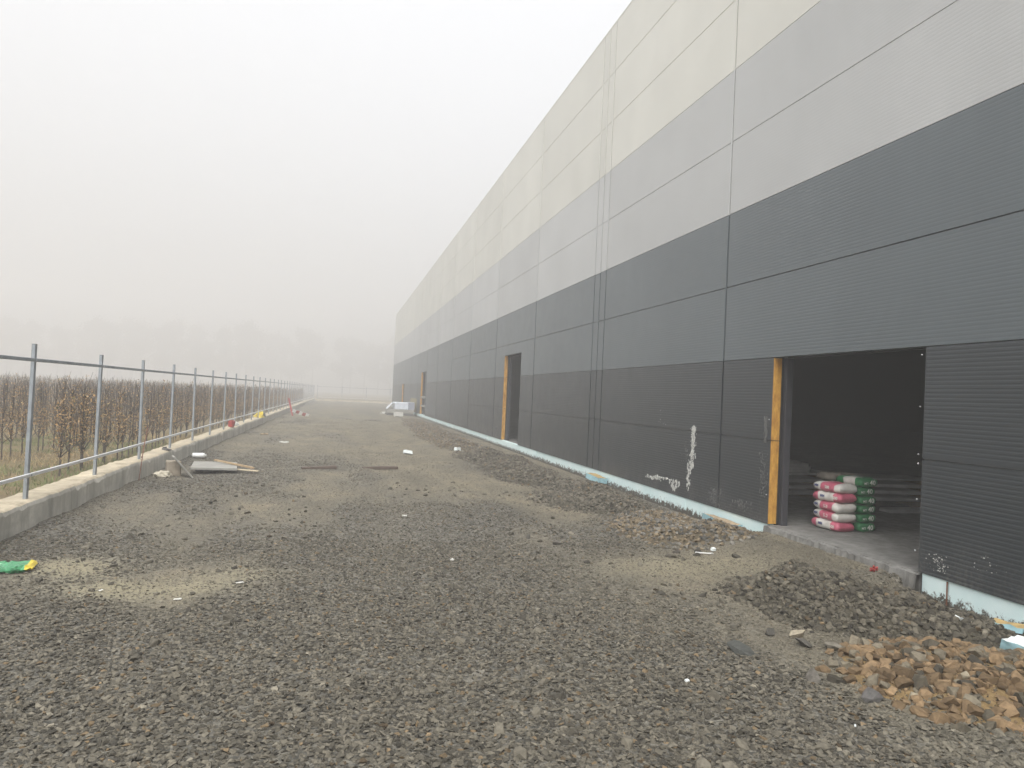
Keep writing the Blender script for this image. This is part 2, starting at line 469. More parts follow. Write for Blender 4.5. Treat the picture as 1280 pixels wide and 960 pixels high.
def gravel():
    Vs, Fs, Cs, off = [], [], [], 0
    bands = [(2.0, 4.6, 3200, .013, .046), (4.6, 6.5, 2900, .013, .041), (6.5, 9, 1800, .014, .038), (9, 14, 800, .015, .038),
             (14, 22, 460, .018, .042), (22, 45, 150, .02, .048)]
    for y0, y1, dens, s0, s1 in bands:
        n = int(dens * (y1 - y0) * 8.8)
        x = RNG.uniform(-3.32, 5.5, n); y = RNG.uniform(y0, y1, n)
        keep = (x > -.62 * y - .6) & (x < 1.30 * y + .6)
        d = dust_at(x, y); s = sand_at(x, y)
        p = 1.05 - .98 * sstep(.15, .85, d + .5 * (fbm(x * 1.6, y * 1.6, 3) - .5)) - .75 * s
        pp = np.clip(p, .46, 1); keep &= RNG.random(n) < pp
        x, y, pp = x[keep], y[keep], pp[keep]; n = len(x)
        sz = (s0 + (s1 - s0) * RNG.random(n) ** 1.8) * np.where(pp < .461, .68, 1)
        z = height(x, y) + sz * RNG.uniform(-.05, .22, n)
        c = stone_colours(n, RNG)
        c = c * (.85 + .35 * fbm(x * .9 + 4, y * .6, 3))[:, None]
        dd = np.clip(dust_at(x, y) * .5, 0, .42)[:, None]
        c = c * (1 - dd) + np.array([.175, .160, .120]) * dd
        V, F, C = scatter(CHIP, np.stack([x, y, z], 1), sz * 1.15, .38, c, RNG)
        Vs.append(V); Fs.append(F + off); Cs.append(C); off += len(V)
    n = 900
    x = RNG.uniform(-3.2, 4.4, n); y = 2.6 + 12 * RNG.random(n) ** 1.3
    keep = fbm(x * .7 + 30, y * .5 + 4, 3) > .47
    x, y = x[keep], y[keep]; n = len(x); sz = .04 + .055 * RNG.random(n) ** 2.2
    V, F, C = scatter(STONE, np.stack([x, y, height(x, y) + sz * .08], 1), sz, .35, stone_colours(n, RNG), RNG)
    Vs.append(V); Fs.append(F + off); Cs.append(C); off += len(V)
    me = np_mesh('gravel', np.concatenate(Vs), np.concatenate(Fs), np.concatenate(Cs))
    o = link('gravel', me, M['gravel'])
    tag(o, 'loose grey crushed stone chips covering the building yard', 'gravel', kind='stuff')
gravel()

def soil_mat(name, c1, c2):
    m, nt, b = new_mat(name)
    f = noise_node(nt, 26, 8, .75); f2 = noise_node(nt, 4, 4)
    c = ramp(nt, f, [(.3, c1), (.7, c2)])
    c = mixc(nt, .6, c, ramp(nt, f2, [(.3, (.7,) * 3), (.7, (1.25,) * 3)]), 'MULTIPLY')
    nt.links.new(c, b.inputs['Base Color']); b.inputs['Roughness'].default_value = .97; b.inputs['Specular IOR Level'].default_value = .15
    bump(nt, b, f, 1.0, .02)
    return m
M['soil_dark'] = soil_mat('soil_dark', (.045, .041, .031), (.105, .094, .069))
M['soil_brown'] = soil_mat('soil_brown', (.065, .055, .037), (.145, .12, .08))
M['soil_orange'] = soil_mat('soil_orange', (.17, .115, .052), (.31, .22, .11))

def heap(label, bumps, area, soil, n, s0, s1, kind, seed, tilt=.6, power=2.2, rough=.05, hue=None):
    """bumps: (x, y, radius_x, radius_y, height); area: x0,x1,y0,y1"""
    rng = np.random.default_rng(seed)
    x0, x1, y0, y1 = area
    def hh(x, y):
        h = 0
        for (bx, by, rx, ry, bh) in bumps:
            wob = 1 + .35 * (fbm(x * 2.3 + bx, y * 2.3 + by, 3) - .5)
            h = np.maximum(h, bh * np.exp(-((((x - bx) / rx) ** 2 + ((y - by) / ry) ** 2) * wob)))
        h = .9 * h * (1 + rough * 9 * (fbm(x * 5 + seed, y * 5, 4) - .5))
        return h
    root = empty('rubble_heap', ((x0 + x1) / 2, (y0 + y1) / 2, 0))
    ox, oy = root.location.x, root.location.y
    st = max(.03, (y1 - y0) / 160)
    ax = axis((x0, x1, .04)); ay = axis((y0, y1, st))
    X, Y = np.meshgrid(ax, ay, indexing='ij')
    g = height(X, Y)
    H = hh(X, Y)
    Z = g + H - .035
    border = (X <= x0 + 1e-6) | (X >= x1 - 1e-6) | (Y <= y0 + 1e-6) | (Y >= y1 - 1e-6)
    Z = np.where(border, g - .06, Z)
    X2 = np.minimum(X, XW + .02)
    me = np_mesh('soil', np.stack([X2 - ox, Y - oy, Z], -1).reshape(-1, 3), grid_faces(len(ax), len(ay)))
    link('soil', me, M[soil], root, smooth=True)
    # stones
    m = n * 4
    x = rng.uniform(x0, min(x1, XW - .03), m); y = rng.uniform(y0, y1, m)
    H = hh(x, y); hm = max(b[4] for b in bumps)
    keep = rng.random(m) < np.clip(H / hm * 1.7 + .04 * (H > .015), 0, 1) * (H > .015)
    x, y, H = x[keep][:n], y[keep][:n], H[keep][:n]
    k = len(x)
    sz = s0 + (s1 - s0) * rng.random(k) ** power
    z = height(x, y) + np.maximum(H - .035, -.005) + sz * .12
    c = stone_colours(k, rng, kind)
    V, F, C = scatter(STONE, np.stack([x - ox, y - oy, z], 1), sz, tilt, c, rng)
    o = link('stones', np_mesh('stones', V, F, C), M['stone'], root)
    o['kind'] = 'stuff'
    tag(root, label, 'rubble heap', 'heaps of rubble along the wall')
    return hh

heap('dark grey rubble heap nearest the big doorway, with a brown pointed top', [(4.2, 6.15, .42, .42, .34), (4.35, 5.72, .50, .42, .36), (4.65, 5.45, .55, .38, .30), (5.1, 5.2, .5, .35, .19), (4.95, 5.75, .40, .34, .24)],
     (3.1, 5.62, 4.4, 6.95), 'soil_dark', 9500, .012, .075, 'dark', 21, power=3.0)
heap('low orange brown heap of coarse stones in the right foreground', [(4.15, 4.45, .55, .40, .15), (3.75, 4.15, .42, .36, .12), (4.1, 3.9, .55, .42, .16), (4.6, 4.0, .6, .5, .16)],
     (2.9, 5.3, 3.0, 5.1), 'soil_orange', 4200, .010, .125, 'orange', 22, tilt=.55, power=4.8)
heap('brown stony heap against the blue foam base just left of the big doorway', [(4.15, 9.3, .38, .75, .20), (4.65, 9.0, .45, .55, .20), (4.7, 10.0, .5, .9, .22)],
     (3.3, 5.6, 7.9, 11.3), 'soil_brown', 7500, .012, .085, 'brown', 23, power=2.9)
heap('dark heap of broken stone by the triple wall joint', [(4.5, 11.8, .55, .85, .24), (4.1, 12.3, .6, 1.0, .17), (4.7, 13.6, .55, 1.2, .22)],
     (2.8, 5.6, 10.4, 15.4), 'soil_dark', 9000, .014, .08, 'grey', 24, power=2.7)
heap('long rounded rubble heap below the narrow dark doorway', [(4.1, 15.9, .55, 1.2, .28), (4.2, 18.0, .55, 1.5, .36), (4.05, 20.4, .55, 1.3, .34)],
     (2.8, 5.6, 13.8, 22.6), 'soil_dark', 11000, .016, .085, 'grey', 25, power=2.6)
heap('low far rubble ridge along the wall short of the stacked boards', [(4.0, 25, .6, 2.0, .28), (3.9, 29, .6, 2.4, .30), (4.1, 33.5, .6, 2.6, .26), (4.2, 39, .6, 3.2, .22), (4.4, 45, .5, 3, .16)],
     (2.6, 5.6, 22.2, 50), 'soil_brown', 9000, .022, .10, 'brown', 26)

def loose_stone(x, y, s, c, label, flat=1.0):
    rng = np.random.default_rng(int(abs(x * 1000 + y * 77)))
    V, F = STONE[rng.integers(0, 16)]
    V = V * np.array([1, 1, flat]) * s
    me = np_mesh('loose_stone', V, F, np.tile(np.array(c), (len(V), 1)))
    o = link('loose_stone', me, M['stone'])
    o.location = (x, y, float(height(np.array(x), np.array(y))) + s * .16)
    o.rotation_euler = (rng.normal(0, .15), rng.normal(0, .15), rng.uniform(0, 6.28))
    tag(o, label, 'stone', 'loose stones on the yard')
for a in [(3.50, 5.12, .125, (.30, .26, .19), 'pale angular stone lying left of the dark rubble heap', .9),
          (3.33, 5.22, .10, (.075, .07, .06), 'small dark stone just left of the pale angular stone'),
          (3.60, 4.84, .15, (.17, .155, .125), 'flat grey brown stone between the dark heap and the orange heap', .55),
          (3.41, 4.92, .15, (.085, .078, .066), 'flat dark stone in front of the pale angular stone', .4),
          (2.86, 4.86, .19, (.06, .062, .056), 'long flat dark stone alone on the dusty ground left of the heaps', .35),
          (3.66, 7.81, .07, (.09, .08, .065), 'small dark stone on the bare earth before the big doorway'),
          (3.87, 8.05, .09, (.08, .07, .06), 'dark stone at the back edge of the bare earth patch'),
          (2.61, 8.69, .12, (.11, .10, .085), 'grey stone out on the road left of the brown heap'),
          (2.36, 9.09, .09, (.08, .075, .065), 'smallest dark stone out on the road left of the brown heap'),
          (3.05, 4.28, .13, (.11, .10, .085), 'broad grey stone left of the orange heap', .6),
          (3.22, 3.95, .14, (.10, .095, .09), 'grey angular stone at the near left foot of the orange heap', .8)]:
    loose_stone(*a)

# ------------------------------------------------------------------ warehouse
ware = empty('warehouse', (XW, 35, 0))
tag(ware, 'long windowless warehouse clad in dark to pale grey panels with open doorways', 'warehouse')
WO = Vector((XW, 35, 0))
def wpart(name, bm, mats, smooth=False):
    for v in bm.verts: v.co -= WO
    return from_bm(name, bm, mats, ware, smooth)
def wbox(name, lo, hi, mat, bevel=0.0):
    bm = bmesh.new(); add_box(bm, lo, hi, 0, bevel); return wpart(name, bm, mat)

JOINTS = [-12.65, -6.93, -1.22, 4.5, 10.23, 15.57, 15.95, 16.33, 21.6, 27.3, 33.0, 38.7, 44.5, 50.2, 55.9, 61.6, 67.3, 73.0, 78.5, YEND]
DOORS = [(6.25, 8.90, 2 * MOD), (23.24, 25.75, 2.68 * MOD), (50.5, 53.6, 2.7 * MOD), (67.9, 70.3, 2.05 * MOD)]
BANDS = [(0, 2, 'dark_panel', 'dark_joint'), (2, 4, 'slate_panel', 'slate_joint'), (4, 6, 'grey_panel', 'light_joint'), (6, 9, 'cream_panel', 'cream_joint')]
GAP = .017
def panel(y0, y1, z0, z1, mat):
    """sheet-steel sandwich panel: fine horizontal ribs on the face, a groove at each module joint"""
    prof = [(0.0, z0)]
    z = z0; pitch = .04
    lv = [ZB + MOD * k for k in range(1, 9) if z0 + .05 < ZB + MOD * k < z1 - .05]
    n = int((z1 - z0) / pitch)
    ev = []; l_dark = mat in ('dark_panel', 'slate_panel')
    for i in range(n):
        a = z0 + (z1 - z0) * i / n; st = (z1 - z0) / n
        if any(a - .012 < l < a + st + .012 for l in lv): continue
        ev.append((a + st * .52, a + st * .62, a + st * .9, a + st, .0012 if mat == 'dark_panel' else .0006 if l_dark else .0003))
    for l in lv: ev.append((l - .009, l - .006, l + .005, l + .007, .02 if l_dark else .007))
    ev.sort()
    for a, b, c, d, h in ev:
        prof += [(0, a), (h, b), (h, c), (0, d)]
    prof.append((0, z1))
    bm = bmesh.new()
    P0 = [bm.verts.new((XW + dx, y0, zz)) for dx, zz in prof] + [bm.verts.new((XW + .12, y0, z1)), bm.verts.new((XW + .12, y0, z0))]
    P1 = [bm.verts.new((XW + dx, y1, zz)) for dx, zz in prof] + [bm.verts.new((XW + .12, y1, z1)), bm.verts.new((XW + .12, y1, z0))]
    k = len(P0)
    for i in range(k):
        bm.faces.new((P0[i], P0[(i + 1) % k], P1[(i + 1) % k], P1[i]))
    bm.faces.new(P0); bm.faces.new(list(reversed(P1)))
    return wpart('wall_panel', bm, M[mat])

def split(y0, y1, z0, z1):
    """rectangle minus the doorways"""
    for d0, d1, dh in DOORS:
        zt = ZB + dh
        if d1 <= y0 or d0 >= y1 or zt <= z0 + 1e-6: continue
        out = []
        if d0 - y0 > .02: out.append((y0, d0, z0, min(z1, zt)))
        if y1 - d1 > .02: out.append((d1, y1, z0, min(z1, zt)))
        if z1 - zt > .02: out.append((y0, y1, zt + .002, z1))
        return out
    return [(y0, y1, z0, z1)]
for a, b in zip(JOINTS, JOINTS[1:]):
    for l0, l1, pm, jm in BANDS:
        z0 = ZB + l0 * MOD + (.004 if l0 else 0); z1 = ZB + l1 * MOD - .003
        for r in split(a + GAP, b - GAP, z0, z1): panel(*r, pm)
for y in JOINTS[1:-1]:
    for l0, l1, pm, jm in BANDS:
        wbox('joint_strip', (XW + (.012 if l0 < 4 else .006), y - GAP - .001, ZB + l0 * MOD + .002), (XW + .03, y + GAP + .001, ZB + l1 * MOD), M[jm])
    # narrow cover flange beside the joint
    for l0, l1, pm, jm in BANDS:
        wbox('joint_flange', (XW - .006, y + GAP - .001, ZB + l0 * MOD + .004), (XW + .004, y + GAP + .022, ZB + l1 * MOD - .002), M[pm])
ZT = ZB + 9 * MOD
wbox('roof_coping', (XW - .003, -12.65, ZT + .001), (XW + .3, YEND, ZT + .04), M['cream_panel'])
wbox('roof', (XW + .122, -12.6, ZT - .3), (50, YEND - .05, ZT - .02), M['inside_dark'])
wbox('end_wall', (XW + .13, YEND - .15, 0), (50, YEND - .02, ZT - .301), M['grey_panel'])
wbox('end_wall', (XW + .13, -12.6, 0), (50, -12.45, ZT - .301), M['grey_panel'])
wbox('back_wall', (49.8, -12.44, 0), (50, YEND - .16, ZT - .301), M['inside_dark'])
# inner lining behind the panels, open at the doorways
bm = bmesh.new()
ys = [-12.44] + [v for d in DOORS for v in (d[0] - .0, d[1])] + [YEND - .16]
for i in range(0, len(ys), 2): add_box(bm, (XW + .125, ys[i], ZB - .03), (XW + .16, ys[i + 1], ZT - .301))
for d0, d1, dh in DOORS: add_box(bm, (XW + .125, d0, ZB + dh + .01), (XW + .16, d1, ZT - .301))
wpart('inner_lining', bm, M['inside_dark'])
# floor slab with a broken front edge at the big doorway
bm = bmesh.new()
n = 60
for (y0, y1) in [(-12.4, 6.25), (6.25, 8.9), (8.9, YEND - .2)]:
    add_box(bm, (XW + .14 if y0 != 6.25 else XW + .02, y0 + .001, -.1), (49.7, y1 - .001, ZB - .012))
wpart('floor_slab', bm, M['slab'])
for d0, d1, dh in DOORS[1:]:
    wbox('door_sill', (XW + .03, d0, -.1), (XW + .138, d1, ZB - .014), M['slab'])
# jambs: cut insulation and a steel post on the far side of each doorway
for i, (d0, d1, dh) in enumerate(DOORS):
    lv = [0] + [k for k in (1, 2) if k * MOD < dh - .1] + [dh / MOD]
    for a, b in zip(lv, lv[1:]):
        wbox('insulation_edge', (XW + .004, d1 - .012, ZB + a * MOD + .004), (XW + .118, d1 + .004, ZB + b * MOD - .006), M['mineral_wool'])
    wbox('door_post', (XW + .162, d1 - .06, ZB - .02), (XW + .26, d1 + .1, ZB + dh), M['steel_dark'], .006)
    wbox('door_post', (XW + .162, d0 - .1, ZB - .02), (XW + .26, d0 + .02, ZB + dh), M['steel_dark'], .006)
    wbox('door_lintel', (XW + .162, d0 + .021, ZB + dh), (XW + .26, d1 - .061, ZB + dh + .12), M['steel_dark'], .006)
# jagged concrete lip in front of the slab
bm = bmesh.new()
rows = []
for i in range(n + 1):
    y = 6.22 + 2.72 * i / n
    x = XW - .05 - .05 * mnoise.noise(Vector((y * 5, 1, 2))) - .04 * mnoise.noise(Vector((y * 14, 4, 2)))
    zt = ZB - .02 + .012 * mnoise.noise(Vector((y * 9, 3, 0)))
    rows.append([bm.verts.new(p) for p in ((XW + .06, y, zt + .004), (x, y, zt), (x - .03, y, -.05))])
for a, b in zip(rows, rows[1:]):
    for k in range(2): bm.faces.new((a[k], a[k + 1], b[k + 1], b[k]))
wpart('slab_edge', bm, M['slab'])
# blue foam boards under the panels
runs = [(-12, 6.22), (8.93, 23.2), (23.2, 50.45), (50.45, 67.9), (67.9, YEND)]
for a, b in runs:
    y = a
    while y < b - .05:
        e = min(b, y + 2.4 if not (a < 0 and y + 2.4 > 5.2) else (5.9 if y < 5.85 else b))
        dx = RND.uniform(0, .012)
        bm = bmesh.new(); add_box(bm, (XW + .012 + dx, y + .003, -.3), (XW + .115, e - .003, ZB - .004), 0, .006)
        wpart('foam_board', bm, M['foam_board'])
        y = e
# rusty seam on the foam
wbox('seam_rod', (XW + .004, 5.894, -.16), (XW + .012, 5.906, ZB - .01), M['rust'])
# fixing screws
for y, z in [(6.30, 2.34), (6.30, 1.83), (6.30, 1.36), (6.30, 1.27), (6.30, .92), (6.30, .42), (8.83 + .12, 1.6), (8.95, .6)]:
    bm = bmesh.new(); bmesh.ops.create_uvsphere(bm, u_segments=8, v_segments=5, radius=.008, matrix=Matrix.Translation((XW - .002, y, z)))
    wpart('screw', bm, M['zinc'])
# dried white paint and mortar runs on the cladding
def splash(y, z, w, h, n, seed, smax=.03, drip=2.2, lean=0.0, mat='paint_white'):
    r = random.Random(seed); bm = bmesh.new()
    for q_ in range(n):
        u, v = r.gauss(0, .35), r.uniform(-.5, .5)
        cy, cz = y + u * w + lean * v * w, z + v * h
        s = smax * r.random() ** 2.2 + .002
        k = 9; ring = []
        for j in range(k):
            a = 2 * math.pi * j / k; q = s * r.uniform(.5, 1.25)
            ring.append((cy + math.cos(a) * q, cz + math.sin(a) * q * r.uniform(1, drip)))
        f = [bm.verts.new((XW - .003 - .00004 * q_, p[0], p[1])) for p in ring]
        g = [bm.verts.new((XW + .001, p[0], p[1])) for p in ring]
        bm.faces.new(f)
        for j in range(k): bm.faces.new((f[j], f[(j + 1) % k], g[(j + 1) % k], g[j]))
    o = wpart('paint_splash', bm, M[mat]); o['kind'] = 'stuff'; return o
splash(11.12, 1.05, .12, .66, 150, 1, .024, 3.2)
splash(11.35, .95, .42, .45, 60, 2, .015, 1.8, mat='paint_faint')
splash(12.45, .42, .55, .08, 120, 3, .032, 1.0, -1.0)
splash(11.75, .38, .25, .14, 45, 4, .03, 2.0)
splash(9.03, 1.45, .06, .35, 110, 5, .012, 3.0, mat='paint_faint')
splash(9.05, .85, .16, .6, 110, 6, .008, 3.5, mat='paint_faint')
splash(10.35, .38, .26, .24, 130, 7, .012, 2.5, mat='paint_faint')
splash(9.55, .36, .35, .14, 80, 8, .014, 1.8, mat='paint_faint')
splash(6.0, .36, .18, .16, 60, 9, .007, .5)
splash(5.45, .47, .25, .16, 16, 10, .009, .5)
splash(26.6, .45, .4, .35, 40, 11, .05, 2.0, mat='paint_faint')
splash(12.3, 1.5, .25, .3, 14, 12, .01, 1.5)
splash(11.22, .6, .12, .5, 60, 13, .02, 3.5)
# bare insulation board where cladding is still missing, far along
wbox('bare_insulation', (XW - .004, 56.1, ZB + .01), (XW + .003, 61.3, ZB + MOD - .05), simple('raw_board', (.30, .26, .15), .9))
# temporary rails across the third doorway
for z in (.75, 1.35):
    wbox('barrier_rail', (XW + .05, 50.52, z), (XW + .09, 53.55, z + .14), M['board_grey'])

# ------------------------------------------------------------------ plinth and fences
def plinth(name, y0, y1, st, xb, xf, zt, label):
    ys = axis((y0, 30, st), (30, y1, 1.0))
    bm = bmesh.new(); rows = []
    for y in ys:
        nz = lambda s, o: mnoise.noise(Vector((y * s, o, 1.7)))
        amp = 1.0 if y < 40 else .4
        t = zt + (.022 * nz(.7, 2) + .014 * nz(5, 6)) * amp
        chip = (max(0, nz(3.4, 9) - .22) * .10 + max(0, nz(13, 12)) * .03) * amp
        w = .014 * nz(1.3, 4) + .006 * nz(8, 8)
        cut = .012 if abs(((y + 1.7) % 6.0) - 3.0) < .03 else 0
        rows.append([bm.verts.new(p) for p in (
            (xb, y, -.2), (xb + .02 * nz(3, 7), y, t - .03), (xb + .03, y, t + .006 * nz(6, 1)), ((xb + xf) / 2, y, t + .012 * nz(4, 5)),
            (xf - .05 - chip * .6, y, t + .006 * nz(7, 3)), (xf - .012 - chip * .5 - cut, y, t - .012 - chip * .55), (xf + w * .3 - cut, y, t - .05 - chip),
            (xf + w - cut, y, .12), (xf + .012 + w - cut, y, -.2))])
    for a, b in zip(rows, rows[1:]):
        for k in range(8):
            f = bm.faces.new((a[k], a[k + 1], b[k + 1], b[k])); f.material_index = 1 if k in (2, 3, 4) else 0
    bm.faces.new(rows[0]); bm.faces.new(list(reversed(rows[-1])))
    o = from_bm(name, bm, [M['concrete'], M['concrete_top']])
    tag(o, label, 'low wall'); return o
plinth('concrete_plinth', -8, 106, .06, XP0, XP1, .33, 'low rough concrete plinth wall running under the long side fence')

def fence(label, pts, z0, zt, zr, zb, side, dead=None):
    """pts: post positions; rails on the yard side"""
    root = empty('metal_fence', (pts[0][0], pts[0][1], 0))
    o = Vector(root.location)
    d = (Vector((*pts[-1], 0)) - Vector((*pts[0], 0))).normalized()
    nrm = Vector((-d.y, d.x, 0)) * side
    rot = Matrix.Rotation(math.atan2(d.y, d.x), 3, 'Z')
    for i, (x, y) in enumerate(pts):
        bm = bmesh.new()
        lean = Matrix.Rotation(RND.gauss(0, .005), 3, 'X') @ Matrix.Rotation(RND.gauss(0, .004), 3, 'Y')
        h = zt + RND.uniform(-.012, .012) - z0 + .02
        add_box(bm, (-.03, -.02, -.02), (.03, .02, h), 0, .004, None)
        # cap and foot plate
        add_box(bm, (-.032, -.022, h), (.032, .022, h + .004), 0)
        for v in bm.verts: v.co = rot @ (lean @ v.co) + Vector((x, y, z0)) - o
        p = from_bm('post', bm, M['galv'], root)
        bm = bmesh.new()
        for zz in (zr, zb):
            add_box(bm, (-.012, -.001, zz - .012), (.012, .034, zz + .012), 0)
        for v in bm.verts: v.co = rot @ Vector((v.co.x, v.co.y * side + .02 * side, v.co.z)) + Vector((x, y, 0)) - o
        from_bm('rail_clip', bm, M['zinc'] if i % 3 else M['galv'], p)
    for nm, zz, hh in (('top_rail', zr, .02), ('bottom_rail', zb, .02)):
        bm = bmesh.new()
        a = Vector((*pts[0], 0)) + nrm * .036 - o; b = Vector((*pts[-1], 0)) + nrm * .036 - o
        L = (b - a).length
        add_box(bm, (0, -.014, zz - hh), (L, .014, zz + hh), 0, .004)
        for v in bm.verts: v.co = rot @ v.co + a
        bmesh.ops.subdivide_edges(bm, edges=[e for e in bm.edges if e.calc_length() > 1], cuts=int(L / 1.2), use_grid_fill=True)
        for v in bm.verts: v.co.z += .006 * mnoise.noise(Vector((v.co.x * .4, v.co.y * .4, zz)))
        from_bm(nm, bm, M['galv'] if nm == 'top_rail' else M['rail_skylit'], root)
    tag(root, label, 'fence'); return root
fence('long galvanised post and rail fence standing on the concrete plinth at the left', [(XF, 9.65 + 2.485 * k) for k in range(-3, 39)], .31, 2.08, 1.925, .60, -1)
fence('faint cross fence closing the far end of the yard in the fog', [(-3.1 + 3.3 * k, 106.4) for k in range(9)], 0, 2.1, 1.95, .5, -1)
o = boxmesh('far_kerb', (-3.3, 105.6, -.1), (30, 105.9, .22), M['concrete_top'], None, .02)
tag(o, 'pale straight kerb across the far end of the yard', 'kerb')

# ------------------------------------------------------------------ nursery trees
def tree_meshes(seed, height_, nbr, nleaf, leafy=(.36, 1.08), detail=True):
    r = random.Random(seed)
    bm = bmesh.new()
    pts, p = [], Vector((0, 0, -.03))
    seg = 7 if detail else 3
    for i in range(seg + 1):
        t = i / seg
        pts.append(Vector((r.gauss(0, .012) * t, r.gauss(0, .012) * t, -.03 + (height_ + .03) * t)))
    tube(bm, pts, [.017 * (1 - .72 * i / seg) for i in range(seg + 1)], 5 if detail else 3)
    tips = []
    for _ in range(3 if detail else 2):
        dx, dy = r.gauss(0, .12), r.gauss(0, .12); zt = height_ * r.uniform(.8, 1.08)
        tube(bm, [(0, 0, .35), (dx, dy, .6), (dx * 1.1 + r.gauss(0, .01), dy * 1.1, zt)], [.008, .008, .004], 4 if detail else 3, cap=False)
        tips.append((Vector((dx, dy, .6)), Vector((dx, dy, zt * .6)), Vector((dx, dy, zt * .75))))
    for _ in range(nbr):
        z = r.uniform(.30, height_ * .95); a = r.uniform(0, 6.28); L = r.uniform(.16, .55) * (1.15 - .45 * z / height_)
        up = r.uniform(1.0, 3.2)
        d = Vector((math.cos(a), math.sin(a), up)).normalized()
        b0 = Vector((0, 0, z)); b1 = b0 + d * L * .55; b2 = b1 + (d + Vector((0, 0, .5))).normalized() * L * .5
        tube(bm, [b0, b1, b2] if detail else [b0, b2], [.006, .0045, .002] if detail else [.005, .003], 3, cap=False)
        tips.append((b0, b1, b2))
    trunk = bpy.data.meshes.new('trunk'); bm.to_mesh(trunk); bm.free(); trunk.materials.append(M['bark']); trunk.shade_flat()
    V, F, C = [], [], []
    for _ in range(nleaf):
        b0, b1, b2 = r.choice(tips)
        t = r.random()
        p = b0.lerp(b1, t * 2) if t < .5 else b1.lerp(b2, t * 2 - 1)
        if not (leafy[0] < p.z < leafy[1]) and r.random() < .84: continue
        p = p + Vector((r.gauss(0, .025), r.gauss(0, .025), r.gauss(0, .02)))
        s = r.uniform(.022, .048) * (1 if detail else 1.7)
        a = r.uniform(0, 6.28); u = Vector((math.cos(a), math.sin(a), r.uniform(-.9, .3))).normalized()
        w = u.cross(Vector((r.gauss(0, 1), r.gauss(0, 1), r.gauss(0, 1)))).normalized()
        nn = u.cross(w) * s * r.uniform(-.3, .3)
        i = len(V)
        V += [p, p + u * s * .5 + w * s * .42 + nn, p + u * s * 1.1, p + u * s * .5 - w * s * .42 + nn]
        F.append((i, i + 1, i + 2, i + 3))
        q = r.random()
        if q < .45: c = (.34, .225, .11)
        elif q < .72: c = (.25, .175, .10)
        elif q < .88: c = (.38, .23, .09)
        elif q < .95: c = (.36, .27, .12)
        else: c = (.09, .10, .04)
        k = r.uniform(.75, 1.3); C += [tuple(x * k for x in c)] * 4
    fo = np_mesh('foliage', np.array([v[:] for v in V]), np.array(F), np.array(C)); fo.materials.append(M['leaf'])
    return trunk, fo
VAR = [tree_meshes(100 + i, RND.uniform(1.46, 1.72), RND.randint(20, 32), RND.choice([230, 300, 380, 460])) for i in range(9)]
BIG = [tree_meshes(200 + i, RND.uniform(1.6, 1.75), 48, 520, (.25, 1.5)) for i in range(3)]
ROWS = ['the nursery row closest to the fence', 'the second nursery row back from the fence', 'the third nursery row back from the fence', 'the fourth nursery row back from the fence']
proto = None
count = 0
def put_tree(x, y, var, label):
    t = empty('young_tree', (x, y, 0), RND.uniform(0, 6.28))
    s = RND.uniform(.87, 1.0); t.scale = (s * 1.05, s * 1.05, s)
    a = bpy.data.objects.new('trunk', var[0]); a.parent = t; COL.objects.link(a)
    b = bpy.data.objects.new('foliage', var[1]); b.parent = t; COL.objects.link(b)
    tag(t, label, 'tree', 'young trees in nursery rows behind the fence')
stuff_spots = []
limits = [(14.6, 50.5, -4.7), (16.4, 51.5, -6.7), (21.0, 50, -8.7), (26.0, 53, -10.7)]
for i, (y0, y1, X) in enumerate(limits):
    y = y0
    while y < y1:
        first = i == 0 and y < 16.2
        var = BIG[int(y * 10) % 3] if (first or RND.random() < .06) else RND.choice(VAR)
        if count < 300:
            put_tree(X + RND.gauss(0, .05), y, var, 'slim young tree with withered brown leaves in ' + ROWS[i]); count += 1
        y += RND.uniform(.40, .50)
    while y < 100:
        stuff_spots.append((X + RND.gauss(0, .06), y)); y += RND.uniform(.42, .52)
for k in range(4, 26):
    X = -4.7 - 2.0 * k
    y = max(17.0, -X / .44)
    while y < 100:
        stuff_spots.append((X + RND.gauss(0, .06), y)); y += RND.uniform(.42, .55) * (1 if y < 60 else 1.5)
def merge_trees(spots):
    LOW = [tree_meshes(300 + i, RND.uniform(1.46, 1.7), 14, 90, detail=False) for i in range(6)]
    data = []
    for tr, fo in LOW:
        def get(me):
            v = np.empty(len(me.vertices) * 3); me.vertices.foreach_get('co', v); v = v.reshape(-1, 3)
            tri = []
            for p in me.polygons:
                ix = list(p.vertices)
                for q in range(1, len(ix) - 1): tri.append((ix[0], ix[q], ix[q + 1]))
            return v, np.array(tri)
        v1, f1 = get(tr); v2, f2 = get(fo)
        c = np.empty(len(v2) * 4); fo.attributes['col'].data.foreach_get('color', c)
        col = np.concatenate([np.tile([.06, .049, .04], (len(v1), 1)), c.reshape(-1, 4)[:, :3]])
        data.append((np.concatenate([v1, v2]), np.concatenate([f1, f2 + len(v1)]), col))
    Vs, Fs, Cs, off = [], [], [], 0
    for x, y in spots:
        v, f, c = data[RND.randrange(6)]
        a = RND.uniform(0, 6.28); s = RND.uniform(.87, 1.0)
        R = np.array([[math.cos(a), -math.sin(a), 0], [math.sin(a), math.cos(a), 0], [0, 0, 1]]) * s
        Vs.append(v @ R.T + np.array([x, y, 0])); Fs.append(f + off); Cs.append(c); off += len(v)
    o = link('nursery_trees', np_mesh('nursery_trees', np.concatenate(Vs), np.concatenate(Fs), np.concatenate(Cs)), M['leaf'])
    tag(o, 'mass of further brown nursery trees fading into the fog', 'trees', kind='stuff')
merge_trees(stuff_spots)

